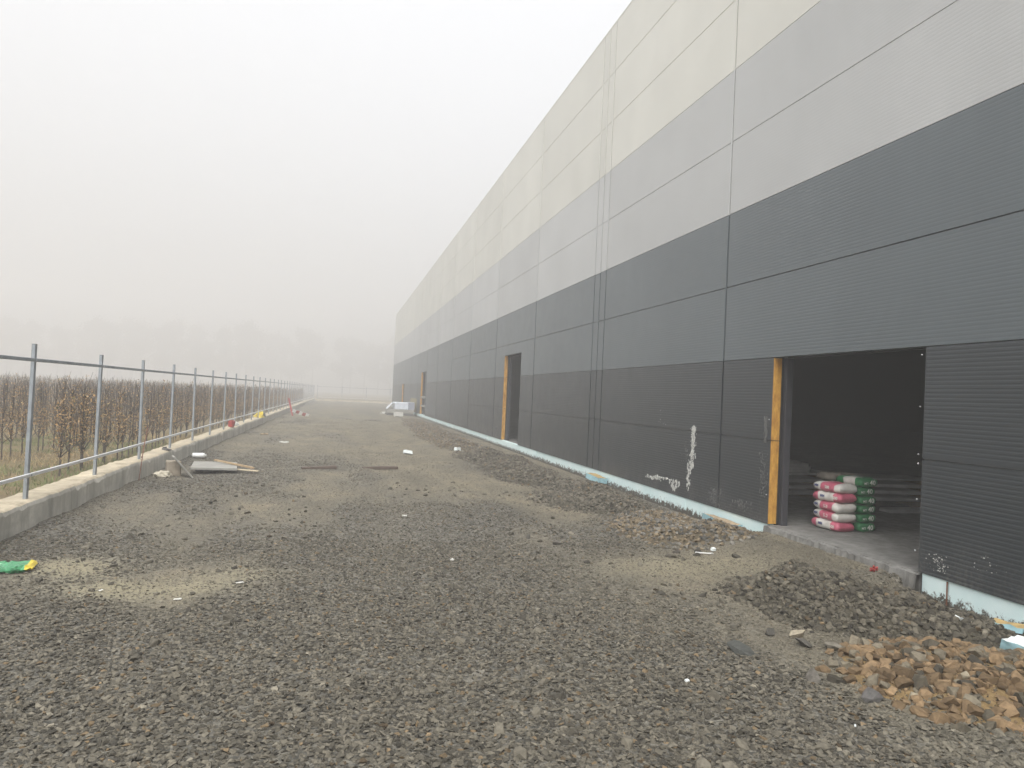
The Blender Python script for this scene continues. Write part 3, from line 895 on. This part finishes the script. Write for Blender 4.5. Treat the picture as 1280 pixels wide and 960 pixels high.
def grass():
    n = 26000
    x = -3.85 - RNG.random(n) ** 1.1 * 8; y = RNG.uniform(8, 26, n)
    keep = (x > -.46 * y - .8) & (fbm(x * .8, y * .8, 3) > .38)
    x, y = x[keep], y[keep]; n = len(x)
    h = RNG.uniform(.03, .13, n); a = RNG.uniform(0, 6.28, n); w = RNG.uniform(.004, .009, n)
    lx, ly = RNG.normal(0, .05, n), RNG.normal(0, .05, n)
    V = np.zeros((n, 3, 3))
    V[:, 0] = np.stack([x - np.cos(a) * w, y - np.sin(a) * w, 0 * x], 1)
    V[:, 1] = np.stack([x + np.cos(a) * w, y + np.sin(a) * w, 0 * x], 1)
    V[:, 2] = np.stack([x + lx, y + ly, h], 1)
    t = RNG.random(n)[:, None]
    g = fbm(x * .5 + 9, y * .35, 3)[:, None]
    c = np.where(t < sstep(.4, .6, g), np.array([.15, .175, .07]), np.array([.34, .26, .14])) * RNG.uniform(.7, 1.25, n)[:, None]
    me = np_mesh('grass', V.reshape(-1, 3), np.arange(n * 3).reshape(-1, 3), np.repeat(c, 3, 0))
    tag(link('grass', me, M['grass']), 'thin dry grass and weeds behind the plinth', 'grass', kind='stuff')
grass()

# far woodland edge, each tree its own thing
def wood_tree(seed):
    r = random.Random(seed)
    H = 20.0
    bm = bmesh.new()
    tube(bm, [(0, 0, -.2), (.1, .1, H * .35), (.05, -.1, H * .65), (0, .1, H * .95)], [.28, .2, .12, .03], 7)
    limbs = []
    for _ in range(16):
        z = r.uniform(H * .22, H * .85); a = r.uniform(0, 6.28); L = r.uniform(2.6, 5.6) * (1.1 - .6 * z / H)
        d = Vector((math.cos(a), math.sin(a), r.uniform(.5, 1.3))).normalized()
        e = Vector((0, 0, z)) + d * L
        tube(bm, [(0, 0, z), e], [.08, .015], 4, cap=False); limbs.append((Vector((0, 0, z)), e))
    tr = bpy.data.meshes.new('trunk'); bm.to_mesh(tr); bm.free(); tr.materials.append(M['bark']); tr.shade_flat()
    V, F, C = [], [], []
    for _ in range(3600):
        b, e = r.choice(limbs); p = b.lerp(e, r.uniform(.25, 1.15)) + Vector((r.gauss(0, .9), r.gauss(0, .9), r.gauss(0, .8)))
        s = r.uniform(.15, .38); u = Vector((r.gauss(0, 1), r.gauss(0, 1), r.gauss(0, 1))).normalized(); w = u.orthogonal().normalized()
        i = len(V); V += [p - u * s, p + w * s * .7, p + u * s, p - w * s * .7]; F.append((i, i + 1, i + 2, i + 3))
        k = r.uniform(.6, 1.3); C += [(.085 * k, .062 * k, .045 * k)] * 4
    fo = np_mesh('crown', np.array([v[:] for v in V]), np.array(F), np.array(C)); fo.materials.append(M['leaf'])
    return tr, fo
WT = [wood_tree(k) for k in (1, 2, 3)]
spots = []
x = -175.0
while x < 48:
    if not (-10 < x < -1.2): spots.append((x, 325 + RND.uniform(-16, 16)))
    x += RND.uniform(2.6, 5.4)
for i, (x, y) in enumerate(spots):
    t = empty('woodland_tree', (x, y, 0), RND.uniform(0, 6.28)); s = RND.uniform(.95, 1.4); t.scale = (s, s, s)
    for nm, me in zip(('trunk', 'crown'), WT[i % 3]):
        c = bpy.data.objects.new(nm, me); c.parent = t; COL.objects.link(c)
    tag(t, 'tall hazy tree of the woodland edge left of the gap in the fog' if x < -5 else 'tall hazy tree of the woodland edge right of the gap in the fog', 'tree', 'woodland trees in the fog')

# ------------------------------------------------------------------ bags inside the doorway
def bag_mesh(L, W, H, seed, colour_fn, blunt=.10):
    """filled paper or film sack: pillow body pinched to flat seams at both ends; long axis Y"""
    nu, nv = 26, 20
    bm = bmesh.new(); rings = []
    for i in range(nu + 1):
        t = -1 + 2 * i / nu
        e = (1 - abs(t) ** 9) ** .5
        w = W / 2 * (.80 + .20 * e); h = H / 2 * max(blunt, e)
        ring = []
        for k in range(nv):
            a = 2 * math.pi * k / nv; ca, sa = math.cos(a), math.sin(a)
            px = math.copysign(abs(ca) ** .55, ca) * w; pz = math.copysign(abs(sa) ** .7, sa) * h
            nn = .014 * mnoise.noise(Vector((px * 14 + seed, t * 4, pz * 14))) + .008 * mnoise.noise(Vector((px * 30, t * 11 + seed, pz * 30)))
            ring.append(bm.verts.new((px * (1 + nn * 6), t * L / 2 + .008 * mnoise.noise(Vector((px * 9, pz * 9, seed + t))), pz + nn)))
        rings.append(ring)
    for a, b in zip(rings, rings[1:]):
        for k in range(nv):
            f = bm.faces.new((a[k], a[(k + 1) % nv], b[(k + 1) % nv], b[k]))
            c = f.calc_center_median(); f.material_index = colour_fn(c.x / W * 2, c.y / L * 2, c.z / H * 2)
    bm.faces.new(rings[0]).material_index = colour_fn(0, -1, 0); bm.faces.new(list(reversed(rings[-1]))).material_index = colour_fn(0, 1, 0)
    return bm
def text_mesh(name, body, size, mat, parent, mtx):
    cu = bpy.data.curves.new(name, 'FONT'); cu.body = body; cu.size = size; cu.extrude = .0012; cu.resolution_u = 2
    cu.align_x = 'CENTER'; cu.align_y = 'CENTER'; cu.offset = size * .012
    tmp = bpy.data.objects.new(name + '_tmp', cu); COL.objects.link(tmp)
    dg = bpy.context.evaluated_depsgraph_get(); dg.update()
    me = bpy.data.meshes.new_from_object(tmp.evaluated_get(dg))
    bpy.data.objects.remove(tmp)
    me.transform(mtx); me.materials.clear()
    return link(name, me, mat, parent)
ORD = ['topmost', 'second from the top', 'third from the top', 'fourth from the top', 'fifth from the top', 'bottom']
FACE_X = Matrix(((0, 0, -1, 0), (-1, 0, 0, 0), (0, 1, 0, 0), (0, 0, 0, 1)))   # lettering facing -X, reading towards -Y
FACE_Y = Matrix(((1, 0, 0, 0), (0, 0, -1, 0), (0, 1, 0, 0), (0, 0, 0, 1)))    # lettering facing -Y
ZS = ZB - .01
for k in range(5):
    mid = k in (0, 3)            # counted from the floor: white belly, pink ends
    fn = (lambda x, y, z: 0 if abs(y) > .52 else 1) if mid else (lambda x, y, z: 0 if abs(y + .12) < .5 else 1)
    bm = bag_mesh(.50, .31, .128, 10 + k, fn)
    h = .121
    o = from_bm('cement_bag', bm, [M['bag_pink'], M['bag_white']], None, True)
    o.location = (6.345 + RND.uniform(-.012, .012), 8.62 + RND.uniform(-.015, .015), ZS + .062 + k * h)
    o.rotation_euler = (RND.gauss(0, .012), RND.gauss(0, .012), RND.gauss(0, .05) + .06)
    place = ORD[4 - k] if k else 'bottom'
    tag(o, f'white and pink bag, {place} of the shorter doorway stack', 'bag', 'bags stacked inside the big doorway')
    T = Matrix.Translation((-.158, -.03 if not mid else -.17, .0)) @ FACE_X
    text_mesh('lettering', '500', .055, M['print_white'], o, T)
    T = Matrix.Translation((-.158, .17 if not mid else .05, .005)) @ FACE_X
    text_mesh('lettering', 'MM', .05, M['print_blue'], o, T)
for k in range(6):
    fn = (lambda x, y, z: 1 if (y > -.55 and abs(x) > .0 and y < .35 and x < 0) else 0)
    bm = bag_mesh(.50, .28, .122, 30 + k, fn, .84)
    o = from_bm('cement_bag', bm, [M['bag_green'], M['bag_white']], None, True)
    o.location = (6.66 + RND.uniform(-.01, .01), 8.63 + RND.uniform(-.012, .012), ZS + .061 + k * .114)
    o.rotation_euler = (RND.gauss(0, .01), RND.gauss(0, .012), RND.gauss(0, .03) + .03)
    place = ORD[5 - k]
    tag(o, f'green bag marked 40, {place} of the taller green stack in the doorway', 'bag', 'bags stacked inside the big doorway')
    T = Matrix.Translation((.035, -.2585, .0)) @ FACE_Y
    text_mesh('lettering', '40', .088, M['print_white'], o, T)
    T = Matrix.Translation((-.062, -.2585, -.01)) @ FACE_Y
    text_mesh('lettering', 'MП', .04, M['print_white'], o, T)
bm = bag_mesh(.48, .32, .12, 60, lambda x, y, z: 0)
o = from_bm('cement_bag', bm, [M['bag_kraft']], None, True); o.location = (6.74, 9.12, ZS + .062 + 5 * .114); o.rotation_euler = (0, 0, 1.5)
tag(o, 'dull brown bag lying behind the top of the green stack', 'bag', 'bags stacked inside the big doorway')
for k in range(5):
    bm = bag_mesh(.48, .34, .125, 70 + k, lambda x, y, z: 0)
    o = from_bm('cement_bag', bm, [M['bag_kraft']], None, True); o.location = (6.80 + RND.uniform(-.01, .01), 9.1, ZS + .062 + k * .114); o.rotation_euler = (0, 0, 1.55)
    tag(o, 'dull brown bag in the hidden stack behind the pink and green bags', 'bag', 'bags stacked inside the big doorway')

# bundles of boards deeper inside
def board_stack(label, x, y, rz, layers):
    root = empty('board_stack', (x, y, ZB - .012), rz)
    z = 0
    for (dx, dy, L, W, t, gap) in layers:
        bm = bmesh.new(); add_box(bm, (dx - L / 2, dy - W / 2, z + gap), (dx + L / 2, dy + W / 2, z + gap + t), 0, .004)
        from_bm('board', bm, M['board_pale'], root)
        if gap > .02:
            for sx in (-.38, .38):
                bm = bmesh.new(); add_box(bm, (dx + sx * L - .04, dy - W / 2 + .02, z), (dx + sx * L + .04, dy + W / 2 - .02, z + gap))
                from_bm('bearer', bm, M['wood'], root)
        z += gap + t
    tag(root, label, 'board stack'); return root
M['board_pale'] = simple('board_pale', (.62, .62, .60), .8, 0, .15, 4)
board_stack('tall uneven stack of pale boards at the left inside the dark hall', 7.55, 11.7, .05,
            [(0, 0, 1.5, .8, .05, .1), (0, .02, 1.4, .8, .05, .05), (-.05, 0, 1.5, .8, .05, .06), (.1, 0, 1.5, .8, .04, .07), (-.15, 0, .9, .7, .05, .0), (-.1, 0, .85, .7, .05, .0), (-.1, 0, .8, .65, .05, .0), (-.15, 0, .6, .6, .04, .0)])
board_stack('lower stack of pale boards on bearers at the right inside the dark hall', 8.9, 10.9, -.12,
            [(0, 0, 1.5, .8, .05, .12), (0, .03, 1.5, .8, .05, .06), (.03, 0, 1.5, .8, .05, .06), (-.02, 0, 1.5, .8, .02, .07)])
o = boxmesh('loose_board', (8.35, 10.0, ZB - .012), (9.15, 10.25, ZB + .05), M['board_pale'], None, .005, .01)
tag(o, 'single pale board lying on the hall floor before the lower stack', 'board')

# ------------------------------------------------------------------ debris by the plinth
def gz(x, y): return float(height(np.array(float(x)), np.array(float(y))))
bm = bmesh.new(); add_box(bm, (-.13, -.13, -.03), (.13, .13, .27), 0, .02, None, .012)
bmesh.ops.subdivide_edges(bm, edges=bm.edges[:], cuts=3, use_grid_fill=True)
for v in bm.verts: v.co += Vector((1, 1, 1)) * .012 * mnoise.noise(v.co * 11)
o = from_bm('concrete_block', bm, M['block']); o.location = (-2.98, 15.1, gz(-2.98, 15.1)); o.rotation_euler = (0, 0, .35)
tag(o, 'upright tan concrete block beside the leaning board at the plinth', 'concrete block')
bm = bmesh.new(); bmesh.ops.create_icosphere(bm, subdivisions=3, radius=1)
for v in bm.verts:
    n = 1 + .45 * mnoise.noise(v.co * 1.7) + .2 * mnoise.noise(v.co * 4)
    v.co = Vector((v.co.x * .15, v.co.y * .11, max(-.02, v.co.z * .085))) * n
o = from_bm('plaster_lump', bm, simple('plaster', (.46, .42, .33), .9, 0, .15, 12, .4)); o.location = (-3.08, 14.72, gz(-3.08, 14.72) + .03)
tag(o, 'rough pale lump of plaster at the foot of the plinth left of the concrete block', 'plaster lump')
bm = bmesh.new(); add_box(bm, (-.03, -.14, 0), (.0, .14, .52), 0, .004)
o = from_bm('leaning_board', bm, M['board_grey']); o.location = (-2.62, 15.0, gz(-2.62, 15.0) + .01); o.rotation_euler = (0.05, -.72, .3)
tag(o, 'short grey board leaning against the concrete block', 'board')
bm = bmesh.new(); add_box(bm, (-.42, -.5, .0), (.42, .5, .05), 0, .006); 
o = from_bm('flat_slab', bm, M['board_grey']); o.location = (-2.38, 15.95, .075); o.rotation_euler = (.02, .015, .12)
tag(o, 'flat grey slab propped just off the gravel right of the leaning board', 'slab')
bm = bmesh.new(); add_box(bm, (-.3, -.09, -.05), (.3, .09, .0), 0, .01, None, .01)
o = from_bm('broken_brick', bm, M['board_dark']); o.location = (-2.4, 15.8, .075)
tag(o, 'dark block under the flat grey slab', 'block')
bm = bmesh.new(); add_box(bm, (-.5, -.025, 0), (.5, .025, .035), 0, .003)
o = from_bm('timber_batten', bm, M['wood']); o.location = (-2.02, 15.95, .13); o.rotation_euler = (0, .09, -.6)
tag(o, 'brown timber batten resting on the right end of the grey slab', 'batten')
bm = bmesh.new(); add_box(bm, (-.35, -.04, 0), (.35, .04, .02), 0, .003, None, .006)
o = from_bm('splintered_lath', bm, simple('pale_wood', (.52, .44, .31), .8)); o.location = (-1.85, 15.72, .05); o.rotation_euler = (0, .03, -.25)
tag(o, 'pale splintered lath on the gravel below the brown batten', 'lath')
bm = bmesh.new(); tube(bm, [(-.15, 0, .06), (-.13, 0, .06), (.08, 0, .06), (.11, 0, .06), (.12, 0, .06), (.15, 0, .06)], [.045, .058, .058, .05, .022, .022], 14)
o = from_bm('plastic_bottle', bm, M['white_plastic'], None, False); o.location = (-3.08, 18.3, gz(-3.08, 18.3)); o.rotation_euler = (0, 0, .25); o.data.shade_smooth()
tag(o, 'white plastic bottle lying at the foot of the plinth behind the slab', 'bottle')
for (x, y, rz, L, lab) in [(-.38, 16.78, .18, .74, 'dark weathered plank lying across the road, the left one of two'), (.95, 17.2, .12, .80, 'dark weathered plank lying across the road, the right one of two')]:
    bm = bmesh.new(); add_box(bm, (-L / 2, -.07, 0), (L / 2, .07, .06), 0, .006)
    bmesh.ops.subdivide_edges(bm, edges=[e for e in bm.edges if e.calc_length() > .3], cuts=6)
    for v in bm.verts: v.co.z += .02 * math.sin(v.co.x * 3 + x); v.co.y += .008 * mnoise.noise(v.co * 6)
    o = from_bm('plank', bm, M['dark_wood']); o.location = (x, y, gz(x, y)); o.rotation_euler = (0, 0, rz)
    tag(o, lab, 'plank')
# steel rod pushed in beside the third visible post
bm = bmesh.new(); tube(bm, [(0, 0, -.05), (.005, .12, .3), (0, .26, .6), (.012, .42, .92)], .008, 6)
for zz in (.42, .6): bmesh.ops.create_uvsphere(bm, u_segments=8, v_segments=6, radius=.016, matrix=Matrix.Translation((.0, .16 if zz < .5 else .26, zz)))
o = from_bm('steel_rod', bm, M['rust']); o.location = (-3.29, 13.9, .0)
tag(o, 'thin rusty steel rod leaning against the face of the plinth', 'rod')
bm = bmesh.new(); add_box(bm, (-.06, -.14, 0), (.05, .14, .03), 0, .004); add_box(bm, (-.05, .06, .031), (.02, .13, .06), 0, .004)
o = from_bm('dark_bracket', bm, M['board_dark']); o.location = (-3.42, 16.6, .335); o.rotation_euler = (0, 0, .5)
tag(o, 'dark metal bracket lying on top of the plinth at the fourth post', 'bracket')

# items on the plinth further along
bm = bmesh.new(); tube(bm, [(0, 0, 0), (0, 0, .02), (0, 0, .20), (0, 0, .22)], [.09, .095, .115, .12], 16)
o = from_bm('red_bucket', bm, M['red_plastic'], None); o.location = (-3.46, 26.1, .34); o.rotation_euler = (0, .1, 0); o.data.shade_smooth()
bm = bmesh.new(); tube(bm, [(-.12, 0, .21), (-.09, -.08, .25), (0, -.12, .265), (.09, -.08, .25), (.12, 0, .21)], .005, 5); from_bm('handle', bm, M['zinc'], o)
tag(o, 'small red bucket standing on the plinth', 'bucket')
def crumple(name, x, y, z, s, mat, label, cat, seed, flat=.4, mats=None, fn=None):
    bm = bmesh.new(); bmesh.ops.create_icosphere(bm, subdivisions=3, radius=1)
    for v in bm.verts:
        n = 1 + .55 * mnoise.noise(v.co * 1.6 + Vector((seed, 0, 0))) + .3 * mnoise.noise(v.co * 3.7 + Vector((0, seed, 0)))
        v.co = Vector((v.co.x * s[0], v.co.y * s[1], max(-.15, v.co.z) * s[2])) * n
    if fn:
        for f in bm.faces: f.material_index = fn(f.calc_center_median())
    o = from_bm(name, bm, mats or mat); o.location = (x, y, z + s[2] * .1)
    tag(o, label, cat); return o
crumple('paper_scrap', -3.5, 27.3, .34, (.16, .14, .10), M['paper'], 'crumpled white paper on the plinth beside the red bucket', 'paper', 3)
crumple('plastic_sack', -3.48, 35.3, .34, (.2, .45, .22), None, 'yellow and black plastic sack slumped on the plinth', 'sack', 5, mats=[M['yellow_plastic'], M['black_plastic']], fn=lambda c: 0 if c.y < .05 else 1)
bm = bmesh.new(); add_box(bm, (-.05, -.03, 0), (.05, .03, 1.1), 0, .005)
o = from_bm('red_barrier_post', bm, M['red_plastic']); o.location = (-2.72, 46.5, .0); o.rotation_euler = (0, -.25, 0)
tag(o, 'red post leaning at the plinth in the middle distance', 'post')
bm = bmesh.new()
for k in range(5): add_box(bm, (-.5 + .2 * k, -.012, -.1), (-.3 + .2 * k - .001, .012, .1), k % 2, 0)
o = from_bm('barrier_board', bm, [M['white_plastic'], M['red_plastic']]); o.location = (-2.25, 46.2, .2); o.rotation_euler = (.5, .3, .3)
tag(o, 'red and white striped board fallen beside the red post', 'barrier board')

# white litter on the road
def scrap(x, y, a, b, t, rz, label, name='paper_scrap', cat='scrap', mat='paper', dz=.012):
    a *= .8; b *= .8
    bm = bmesh.new(); add_box(bm, (-a / 2, -b / 2, 0), (a / 2, b / 2, t), 0)
    bmesh.ops.subdivide_edges(bm, edges=[e for e in bm.edges if e.calc_length() > t * 2], cuts=3, use_grid_fill=True)
    for v in bm.verts: v.co.z += min(a, b) * .22 * mnoise.noise(Vector((v.co.x / a * 2.3 + x, v.co.y / b * 2.3 + y, 0))); v.co.x += a * .12 * mnoise.noise(v.co * 40 + Vector((x, 0, 0)))
    o = from_bm(name, bm, M[mat]); o.location = (x, y, gz(x, y) + dz); o.rotation_euler = (RND.gauss(0, .1), RND.gauss(0, .1), rz)
    tag(o, label, cat)
scrap(1.9, 21.1, .32, .16, .09, .1, 'white foam offcut lying alone on the middle of the road', 'foam_offcut', 'foam piece', 'white_foam')
scrap(3.55, 22.7, .2, .16, .1, .6, 'small white foam lump at the edge of the far rubble', 'foam_offcut', 'foam piece', 'white_foam')
scrap(-.78, 6.93, .075, .05, .004, .3, 'white paper scrap to the right of the pale sandy patch')
scrap(-1.2, 6.5, .07, .035, .004, .1, 'white paper scrap in front of the pale sandy patch')
scrap(-1.83, 6.72, .04, .03, .004, .8, 'tiny white paper scrap on the sandy ground near the green sack')
scrap(1.23, 7.86, .05, .035, .01, 1.0, 'small white scrap in the middle of the gravel')
scrap(.96, 10.65, .07, .05, .02, .4, 'small white scrap on the road beyond the gravel middle')
scrap(4.15, 7.9, .26, .018, .012, -.15, 'thin white strip on the bare earth before the brown heap', 'white_strip', 'strip', 'white_plastic')
scrap(4.3, 7.98, .06, .05, .03, .3, 'white crumb beside the thin white strip', 'foam_crumb', 'foam piece', 'white_foam')
scrap(-1.65, 24.4, .3, .2, .03, .3, 'white paper sheet on the road in the left middle distance')
scrap(-2.6, 28.2, .3, .2, .03, .3, 'pale board scrap near the plinth by the red bucket', mat='wood')
scrap(3.5, 58.5, .9, .5, .1, .3, 'white sheet on the ground left of the far stack of boards')
scrap(4.0, 52.5, .7, .4, .3, .3, 'white wrapping heaped before the far stack of boards')
scrap(2.2, 4.35, .03, .025, .01, .3, 'tiny white crumb on the gravel left of the orange heap', 'foam_crumb', 'foam piece', 'white_foam')
scrap(2.85, 3.62, .03, .012, .006, .9, 'tiny white sliver on the gravel below the orange heap', 'foam_crumb', 'foam piece', 'white_foam')

# torn green sack in the left foreground
bm = bag_mesh(.56, .30, .08, 90, lambda x, y, z: (1 if (y > .84) else 2 if (abs(x) < .35 and z > 0 and y < .1) else 0))
for v in bm.verts: v.co.z = v.co.z * (.6 + .5 * mnoise.noise(v.co * 7)) + .03 * abs(mnoise.noise(v.co * 13)) + .014 * mnoise.noise(v.co * 26); v.co.x += .06 * mnoise.noise(v.co * 7) + .015 * mnoise.noise(v.co * 20); v.co.y += .04 * mnoise.noise(v.co * 6 + Vector((3, 1, 0)))
o = from_bm('torn_sack', bm, [simple('sack_green', (.06, .26, .12), .38, 0, .45, 14, .4, 40), M['yellow_plastic'], simple('sack_pale', (.30, .55, .36), .4, 0, .3, 14, .4, 40)])
o.location = (-2.86, 7.40, .05); o.rotation_euler = (0, 0, -1.45)
tag(o, 'torn empty green sack with a yellow end beside spilled sand', 'sack')

# red plastic cross piece on the earth ramp
bm = bmesh.new()
for k in range(3):
    add_box(bm, (-.045, -.009, -.009), (.045, .009, .009), 0, .003, Matrix.Rotation(k * 1.05 + .2, 3, (0.35, .9, .2)))
bmesh.ops.create_uvsphere(bm, u_segments=10, v_segments=7, radius=.02)
o = from_bm('red_star_piece', bm, M['red_plastic']); o.location = (5.33, 6.58, gz(5.33, 6.58) + .03)
tag(o, 'small red star shaped plastic piece on the earth at the doorway edge', 'plastic piece')

# foam offcuts by the wall
def offcut(x, y, z, size, rz, top, side, label):
    bm = bmesh.new(); add_box(bm, tuple(-s / 2 for s in size), tuple(s / 2 for s in size), 0, 0, None, .012)
    bmesh.ops.subdivide_edges(bm, edges=bm.edges[:], cuts=4, use_grid_fill=True)
    for v in bm.verts: v.co += Vector((1, .6, 1)) * .014 * mnoise.noise(v.co * 14 + Vector((x, y, 0)))
    bm.normal_update()
    for f in bm.faces: f.material_index = 0 if f.normal.z > .6 else 1
    o = from_bm('foam_offcut', bm, [M[top], M[side]]); o.location = (x, y, z - .03); o.rotation_euler = (.05, .04, rz)
    tag(o, label, 'foam piece')
M['dirty_foam'] = simple('dirty_foam', (.33, .25, .16), .9, 0, .3, 12, .3)
M['yellow_foam'] = simple('yellow_foam', (.36, .26, .11), .9, 0, .3, 12, .3)
offcut(5.42, 9.85, .10, (.2, .75, .10), .03, 'dirty_foam', 'blue_foam', 'dirty blue foam offcut with brown top left of the big doorway')
offcut(5.40, 15.2, .12, (.22, .7, .10), .05, 'yellow_foam', 'blue_foam', 'yellowed blue foam offcut behind the dark heap by the triple joint')
offcut(5.14, 4.70, .05, (.26, .2, .09), .3, 'white_foam', 'blue_foam', 'bright blue and white foam offcut at the right edge')
offcut(5.38, 5.05, .10, (.10, .22, .05), .5, 'yellow_foam', 'blue_foam', 'small yellowish foam offcut against the foam base at right')
offcut(4.98, 5.12, .14, (.07, .10, .03), .5, 'white_foam', 'white_foam', 'small white foam chip on the rubble at right')

# far stack of boards by the wall
root = empty('board_pile', (4.35, 56.5, 0))
for z0, z1, m, dx in [(0, .12, 'board_dark', 0), (.16, .42, 'board_grey', .0)]:
    bm = bmesh.new(); add_box(bm, (-1.0 + dx, -1.2, z0), (.95 + dx, 1.2, z1), 0, .01); from_bm('board_layer', bm, M[m], root)
bm = bmesh.new(); add_box(bm, (-.45, -1.1, .421), (.55, 1.1, .95), 0, .04); from_bm('wrapped_bundle', bm, M['wrap_white'], root)
bm = bmesh.new(); add_box(bm, (.555, -1.1, .421), (1.0, 1.0, .98), 0, .03); from_bm('wrapped_bundle', bm, simple('wrap_grey', (.30, .32, .38), .4), root)
bm = bmesh.new(); add_box(bm, (-.03, -.8, 0), (.0, .8, .62), 0, .004, Matrix.Rotation(.75, 3, 'Y'))
for v in bm.verts: v.co += Vector((-.75, 0, .36))
from_bm('leaning_sheet', bm, M['wrap_white'], root)
tag(root, 'far pile of boards topped by white wrapped bundles beside the wall', 'board pile')

# ------------------------------------------------------------------ fog
HAZE = .0090
bm = bmesh.new(); add_box(bm, (-425, -425, -1.2), (425, 425, 42))
hm = bpy.data.materials.new('haze'); hm.use_nodes = True
nt = hm.node_tree; nt.nodes.clear()
out = nt.nodes.new('ShaderNodeOutputMaterial'); pv = nt.nodes.new('ShaderNodeVolumePrincipled')
pv.inputs['Color'].default_value = (.79, .785, .78, 1); pv.inputs['Density'].default_value = HAZE
pv.inputs['Density Attribute'].default_value = ''; pv.inputs['Anisotropy'].default_value = .25
nt.links.new(pv.outputs['Volume'], out.inputs['Volume'])
tag(from_bm('haze', bm, hm), kind='stuff')

# ------------------------------------------------------------------ light
SUN_EL, SUN_AZ = math.radians(52), math.radians(-160)    # azimuth from +Y towards +X: high on the left, behind
w = bpy.data.worlds.new('World'); scene.world = w; w.use_nodes = True
nt = w.node_tree; bg = nt.nodes['Background']
sky = nt.nodes.new('ShaderNodeTexSky'); sky.sky_type = 'NISHITA'; sky.sun_disc = False
sky.sun_elevation = SUN_EL; sky.sun_rotation = SUN_AZ; sky.air_density = 1.0; sky.dust_density = 4.0; sky.ozone_density = 1.0
hs = nt.nodes.new('ShaderNodeHueSaturation'); hs.inputs['Saturation'].default_value = .10
nt.links.new(sky.outputs['Color'], hs.inputs['Color'])
# overcast deck: brighter overhead than at the horizon
tc = nt.nodes.new('ShaderNodeTexCoord'); sp = nt.nodes.new('ShaderNodeSeparateXYZ'); nt.links.new(tc.outputs['Generated'], sp.inputs[0])
mr = nt.nodes.new('ShaderNodeMapRange'); mr.inputs[1].default_value = 0; mr.inputs[2].default_value = .5
mr.inputs[3].default_value = .42; mr.inputs[4].default_value = 2.5
nt.links.new(sp.outputs['Z'], mr.inputs[0])
mx = nt.nodes.new('ShaderNodeMix'); mx.data_type = 'RGBA'; mx.blend_type = 'MULTIPLY'; mx.inputs[0].default_value = 1
nt.links.new(hs.outputs['Color'], mx.inputs[6]); nt.links.new(mr.outputs[0], mx.inputs[7])
nt.links.new(mx.outputs[2], bg.inputs['Color']); bg.inputs['Strength'].default_value = .12
L = bpy.data.lights.new('sun', 'SUN'); L.energy = 1.1; L.angle = math.radians(30); L.color = (1, .985, .965)
so = bpy.data.objects.new('sun', L); COL.objects.link(so)
dirv = Vector((math.sin(SUN_AZ) * math.cos(SUN_EL), math.cos(SUN_AZ) * math.cos(SUN_EL), math.sin(SUN_EL)))
so.rotation_euler = dirv.to_track_quat('Z', 'Y').to_euler(); so.location = dirv * 60

# ------------------------------------------------------------------ camera
cd = bpy.data.cameras.new('camera'); cam = bpy.data.objects.new('camera', cd); COL.objects.link(cam)
r = Vector((0.97387, -0.22265, 0.04468)); u = Vector((-0.04728, -0.00632, 0.99886)); f = Vector((0.22211, 0.97488, 0.01668))
cam.matrix_world = Matrix(((r.x, u.x, -f.x, 0), (r.y, u.y, -f.y, 0), (r.z, u.z, -f.z, 1.75), (0, 0, 0, 1)))
cd.sensor_width = 36; cd.sensor_fit = 'HORIZONTAL'; cd.lens = 937.15 / 1280 * 36; cd.clip_start = .05; cd.clip_end = 2000
scene.camera = cam

vs = scene.view_settings; vs.view_transform = 'Standard'; vs.look = 'None'; vs.gamma = 1; vs.use_curve_mapping = False
vs.exposure = 0.52
scene.cycles.volume_bounces = 3; scene.cycles.max_bounces = 8; scene.cycles.diffuse_bounces = 4
scene.cycles.use_denoising = True
try:
    scene.cycles.denoiser = 'OPENIMAGEDENOISE'; scene.cycles.denoising_input_passes = 'RGB_ALBEDO_NORMAL'
except Exception: pass
